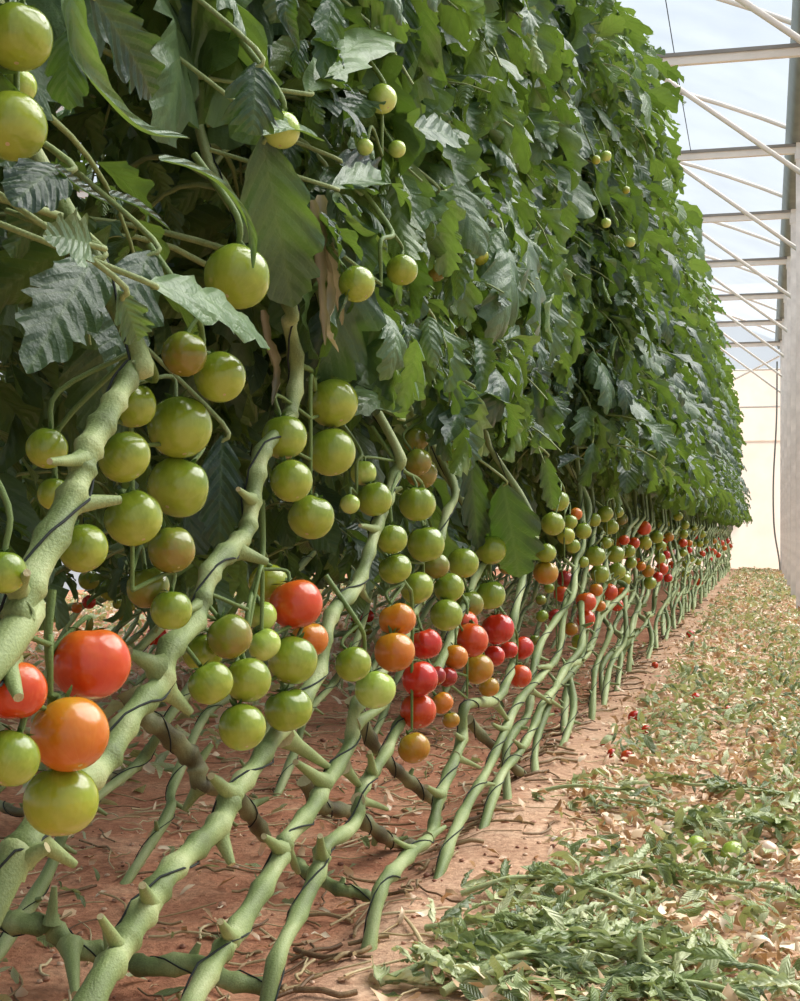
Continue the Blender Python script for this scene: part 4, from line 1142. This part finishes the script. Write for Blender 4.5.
def green_gen(mb, rng):
    for x, y in path_points(rng, 16000):
        if green_p(x, y) < -0.05 and rng.random() < 0.75: continue
        piece(mb, rng, x, y, rng.uniform(0.025, 0.07) * (1 + 0.012 * y), rng.uniform(0.18, 0.5), rng.random(), 0, 0.03, 5, 2)
    for k in range(8000):
        x = rng.uniform(-7.0, -1.6); y = rng.uniform(1.6, 20)
        piece(mb, rng, x, y, rng.uniform(0.04, 0.11), rng.uniform(0.3, 0.6), 0.3 + 0.7 * rng.random(), 0, 0.05, 4, 2)
    for k in range(350):
        x = rng.uniform(-1.5, -0.68); y = rng.uniform(1.2, 9)
        piece(mb, rng, x, y, rng.uniform(0.02, 0.06), rng.uniform(0.2, 0.5), rng.random(), 0, 0.004, 5, 2, 0.3)
def twig_gen(mb, rng):
    def twig(x, y, l, r, tone):
        a = rng.uniform(0, 6.28); pts = []
        px_, py_ = x, y
        for k in range(5):
            pts.append(np.array([px_, py_, gz(px_, py_) + r + rng.uniform(0, 0.008)]))
            a += rng.uniform(-0.6, 0.6); px_ += math.cos(a) * l / 4; py_ += math.sin(a) * l / 4
        tube(mb, smooth_path(pts, 2), r, 5, tone)
    for k in range(420):
        y = 1.6 * (18 / 1.6) ** rng.random()
        twig(rng.uniform(-0.5, 0.1 + 0.05 * y), y, rng.uniform(0.05, 0.2), rng.uniform(0.001, 0.003), rng.random())
    for k in range(800):
        twig(rng.uniform(-1.6, -0.66), rng.uniform(1.2, 9), rng.uniform(0.04, 0.22), rng.uniform(0.001, 0.0028), rng.random())
    for k in range(300):
        y = rng.uniform(1.6, 15)
        twig(-0.64 + rng.uniform(-0.04, 0.04), y, rng.uniform(0.05, 0.15), rng.uniform(0.002, 0.005), rng.random() * 0.4)
def clod_gen(mb, rng):
    for k in range(1400):
        if rng.random() < 0.6: x, y = rng.uniform(-1.5, -0.6), rng.uniform(1.2, 9)
        else: x, y = rng.uniform(-0.62, -0.2), rng.uniform(1.5, 11)
        r = rng.uniform(0.002, 0.007) * (1 if rng.random() < 0.9 else 1.8)
        V = []; f = []
        for i in range(5):
            for j in range(6):
                p = PI * i / 4; a = 2 * PI * j / 6
                q = r * rng.uniform(0.75, 1.2)
                V.append((x + q * math.sin(p) * math.cos(a), y + q * math.sin(p) * math.sin(a), gz(x, y) + 0.6 * q * math.cos(p) + r * 0.3))
        for i in range(4):
            for j in range(6):
                f.append((i * 6 + j, (i + 1) * 6 + j, (i + 1) * 6 + (j + 1) % 6, i * 6 + (j + 1) % 6))
        mb.add(V, f, None, rng.random(), 0)
litter('dry_leaf_litter', 'beige dry leaf scraps strewn over the path and soil', 'dry leaves', [M['dry']], dry_gen, 1)
litter('green_leaf_litter', 'green wilted leaf trimmings strewn along the path', 'leaf trimmings', [M['wilt']], green_gen, 2)
M['straw'] = stem_material('dry_twig', [(0.0, lin('6b5138')), (0.5, lin('b39c72')), (1.0, lin('d8c9a0'))])
M['clod'] = stem_material('soil_clod', [(0.0, lin('8a5a46')), (0.5, lin('b98a70')), (1.0, lin('dcbca0'))])
litter('twig_litter', 'thin dry twigs and tendrils scattered on the soil', 'twigs', [M['straw']], twig_gen, 3)
litter('soil_crumbs', 'crumbs of red soil scattered on the ground', 'soil crumbs', [M['clod']], clod_gen, 4)

# wilted cut shoots, each a thing
def wilted_shoot(px, py, ang, l, label, seed, nleaf=12, big=1.0, upright=0.0):
    rng = random.Random(seed)
    p = at_ground(px, py, 0.03)
    root = empty('wilted_shoot', (p.x, p.y, gz(p.x, p.y)))
    tag(root, label, 'wilted cutting', 'cut tomato shoots wilting on the path')
    pts = []; a = ang; x, y = p.x - math.cos(ang) * l / 2, p.y - math.sin(ang) * l / 2
    for k in range(7):
        pts.append(np.array([x, y, gz(x, y) + 0.012 + 0.03 * math.sin(PI * k / 6) + upright * (k / 6) ** 2]))
        a += rng.uniform(-0.35, 0.35); x += math.cos(a) * l / 6; y += math.sin(a) * l / 6
    path = smooth_path(pts, 4)
    mb = MB(); tube(mb, path, np.linspace(0.0065, 0.0025, len(path)) * big, 7, 0.8); build('stem', mb, M['stem'], root)
    mb = MB()
    for k in range(nleaf):
        i = rng.randrange(len(path))
        q = path[i]; az = a + rng.choice([-1, 1]) * rng.uniform(0.3, 1.7)
        ll = rng.uniform(0.05, 0.11) * big
        V, f, uv = leaflet(rng, ll, ll * rng.uniform(0.28, 0.5), 14, 5, rng.uniform(0.2, 1.5), rng.choice([-1, 1]) * rng.uniform(1.2, 2.6), 0.3, 4, rng.uniform(0.1, 0.8), rng.uniform(-1.8, 1.8), 0.55)
        V[:, 2] *= 0.6
        V = V @ (rot('Z', az) @ rot('X', rng.uniform(-0.9, 0.9))).T + q + np.array([0, 0, rng.uniform(-0.01, 0.012)])
        for j in range(len(V)):
            g = gz(V[j, 0], V[j, 1]) + 0.003
            if V[j, 2] < g: V[j, 2] = g + 0.15 * (g - V[j, 2])
        mb.add(V, f, uv, rng.random())
    build('leaves', mb, M['wilt'], root)
def shoots():
    rows_ = [
        (478, 992, 0.3, 0.28, 'wilted dark green shoot at the lower frame edge beside the bare shoulder', 30, 1.0),
        (540, 985, 0.9, 0.36, 'wilted shoot heaped in the middle of the lower frame edge', 34, 1.1),
        (610, 975, 2.6, 0.40, 'wilted shoot with an upright pale stub at the lower edge', 34, 1.1),
        (690, 985, 0.2, 0.40, 'pale wilted shoot sprawling over dry leaves at the lower edge', 32, 1.05),
        (765, 990, 2.2, 0.36, 'yellowish wilted shoot in the lower corner of the path', 24, 1.0),
        (520, 945, 0.1, 0.30, 'wilted shoot lying just above the lower heap', 24, 0.95),
        (650, 945, 2.9, 0.34, 'wilted shoot behind the upright pale stub', 26, 1.0),
        (535, 902, 0.2, 0.26, 'flat wilted shoot reaching onto the bare shoulder', 22, 0.85),
        (585, 905, 2.8, 0.30, 'wilted shoot across the middle of the near litter', 24, 0.9),
        (660, 885, 0.4, 0.36, 'wilted shoot below the crushed pale tomatoes', 26, 0.95),
        (750, 885, 2.5, 0.36, 'dark wilted shoot below the rotten tan tomato', 26, 1.0),
        (730, 825, 0.6, 0.36, 'wilted shoot with hooked stalks above the crushed tomatoes', 28, 1.0),
        (640, 825, 2.9, 0.34, 'wilted shoot beside the flat white stone', 22, 0.9),
        (600, 800, 0.4, 0.34, 'dark wilted shoot at the inner edge of the path litter', 20, 0.9),
        (690, 790, 0.1, 0.36, 'wilted shoot beyond the white stone', 22, 0.95),
        (775, 800, 2.3, 0.36, 'wilted shoot at the outer edge above the tan tomato', 24, 1.0),
    ]
    for k, (px, py, a, l, lab, n, big) in enumerate(rows_):
        wilted_shoot(px, py, a, l, lab, 500 + k, n, big)
    # the upright cut stalk in the near heap
    mb = MB(); b = at_ground(636, 985, 0.02); q = b + Vector((0.005, 0.01, 0.075))
    tube(mb, smooth_path([b, (b + q) / 2 + Vector((0.004, 0, 0)), q], 4), np.linspace(0.008, 0.004, 9), 8, 0.8, 0, True, 1)
    tag(build('cut_stalk', mb, [M['stem'], M['scar']], None, b), 'upright pale green cut stalk standing in the near wilted heap', 'cut stalk')
    mb = MB(); a = at_ground(434, 968, 0.04); c = at_ground(400, 912, 0.04)
    tube(mb, smooth_path([a, (a + c) / 2 + Vector((0, 0, 0.01)), c], 4), np.linspace(0.0045, 0.0025, 9), 7, 0.7)
    tag(build('dry_stalk', mb, M['straw'], None, a), 'thin straw coloured stalk lying across the bare shoulder', 'dry stalk')
shoots()

# ------------------------------------------------------------------ light, sky, camera
def light():
    w = bpy.data.worlds.new('sky'); scn.world = w; w.use_nodes = True
    nt = w.node_tree; nt.nodes.clear()
    out = nt.nodes.new('ShaderNodeOutputWorld'); bg = nt.nodes.new('ShaderNodeBackground')
    tc = nt.nodes.new('ShaderNodeTexCoord'); sp = nt.nodes.new('ShaderNodeSeparateXYZ'); rp = nt.nodes.new('ShaderNodeValToRGB')
    nt.links.new(tc.outputs['Generated'], sp.inputs[0]); nt.links.new(sp.outputs[2], rp.inputs[0])
    e = rp.color_ramp.elements
    e[0].position = 0.0; e[0].color = (0.93, 0.95, 0.97, 1)
    e[1].position = 0.75; e[1].color = (0.66, 0.80, 1.0, 1)
    q = e.new(0.3); q.color = (0.78, 0.88, 1.0, 1)
    nt.links.new(rp.outputs[0], bg.inputs[0]); bg.inputs[1].default_value = 0.46
    nt.links.new(bg.outputs[0], out.inputs[0])
    sun = bpy.data.lights.new('sun', 'SUN'); sun.energy = 5.2; sun.angle = math.radians(60); sun.color = (1.0, 0.96, 0.88)
    o = bpy.data.objects.new('sun', sun); COL.objects.link(o)
    d = Vector((0.5, 0.55, 1.0))           # towards the sun
    o.rotation_euler = d.to_track_quat('Z', 'Y').to_euler()
    o.location = (3, 2, 8)
light()
cam = bpy.data.cameras.new('camera'); cam.sensor_width = 36; cam.sensor_height = 36; cam.sensor_fit = 'AUTO'
cam.lens = 36 * F / 1001; cam.shift_y = (HY - 500.5) / 1001; cam.clip_start = 0.02; cam.clip_end = 200
co = bpy.data.objects.new('camera', cam); COL.objects.link(co)
co.location = CAM; co.rotation_euler = (PI / 2, 0, TH)
scn.camera = co
vs = scn.view_settings
vs.view_transform = 'Standard'; vs.look = 'None'; vs.gamma = 1.0; vs.use_curve_mapping = False; vs.exposure = 0.62
scn.cycles.max_bounces = 8; scn.cycles.diffuse_bounces = 4; scn.cycles.glossy_bounces = 2; scn.cycles.transmission_bounces = 6; scn.cycles.transparent_max_bounces = 8
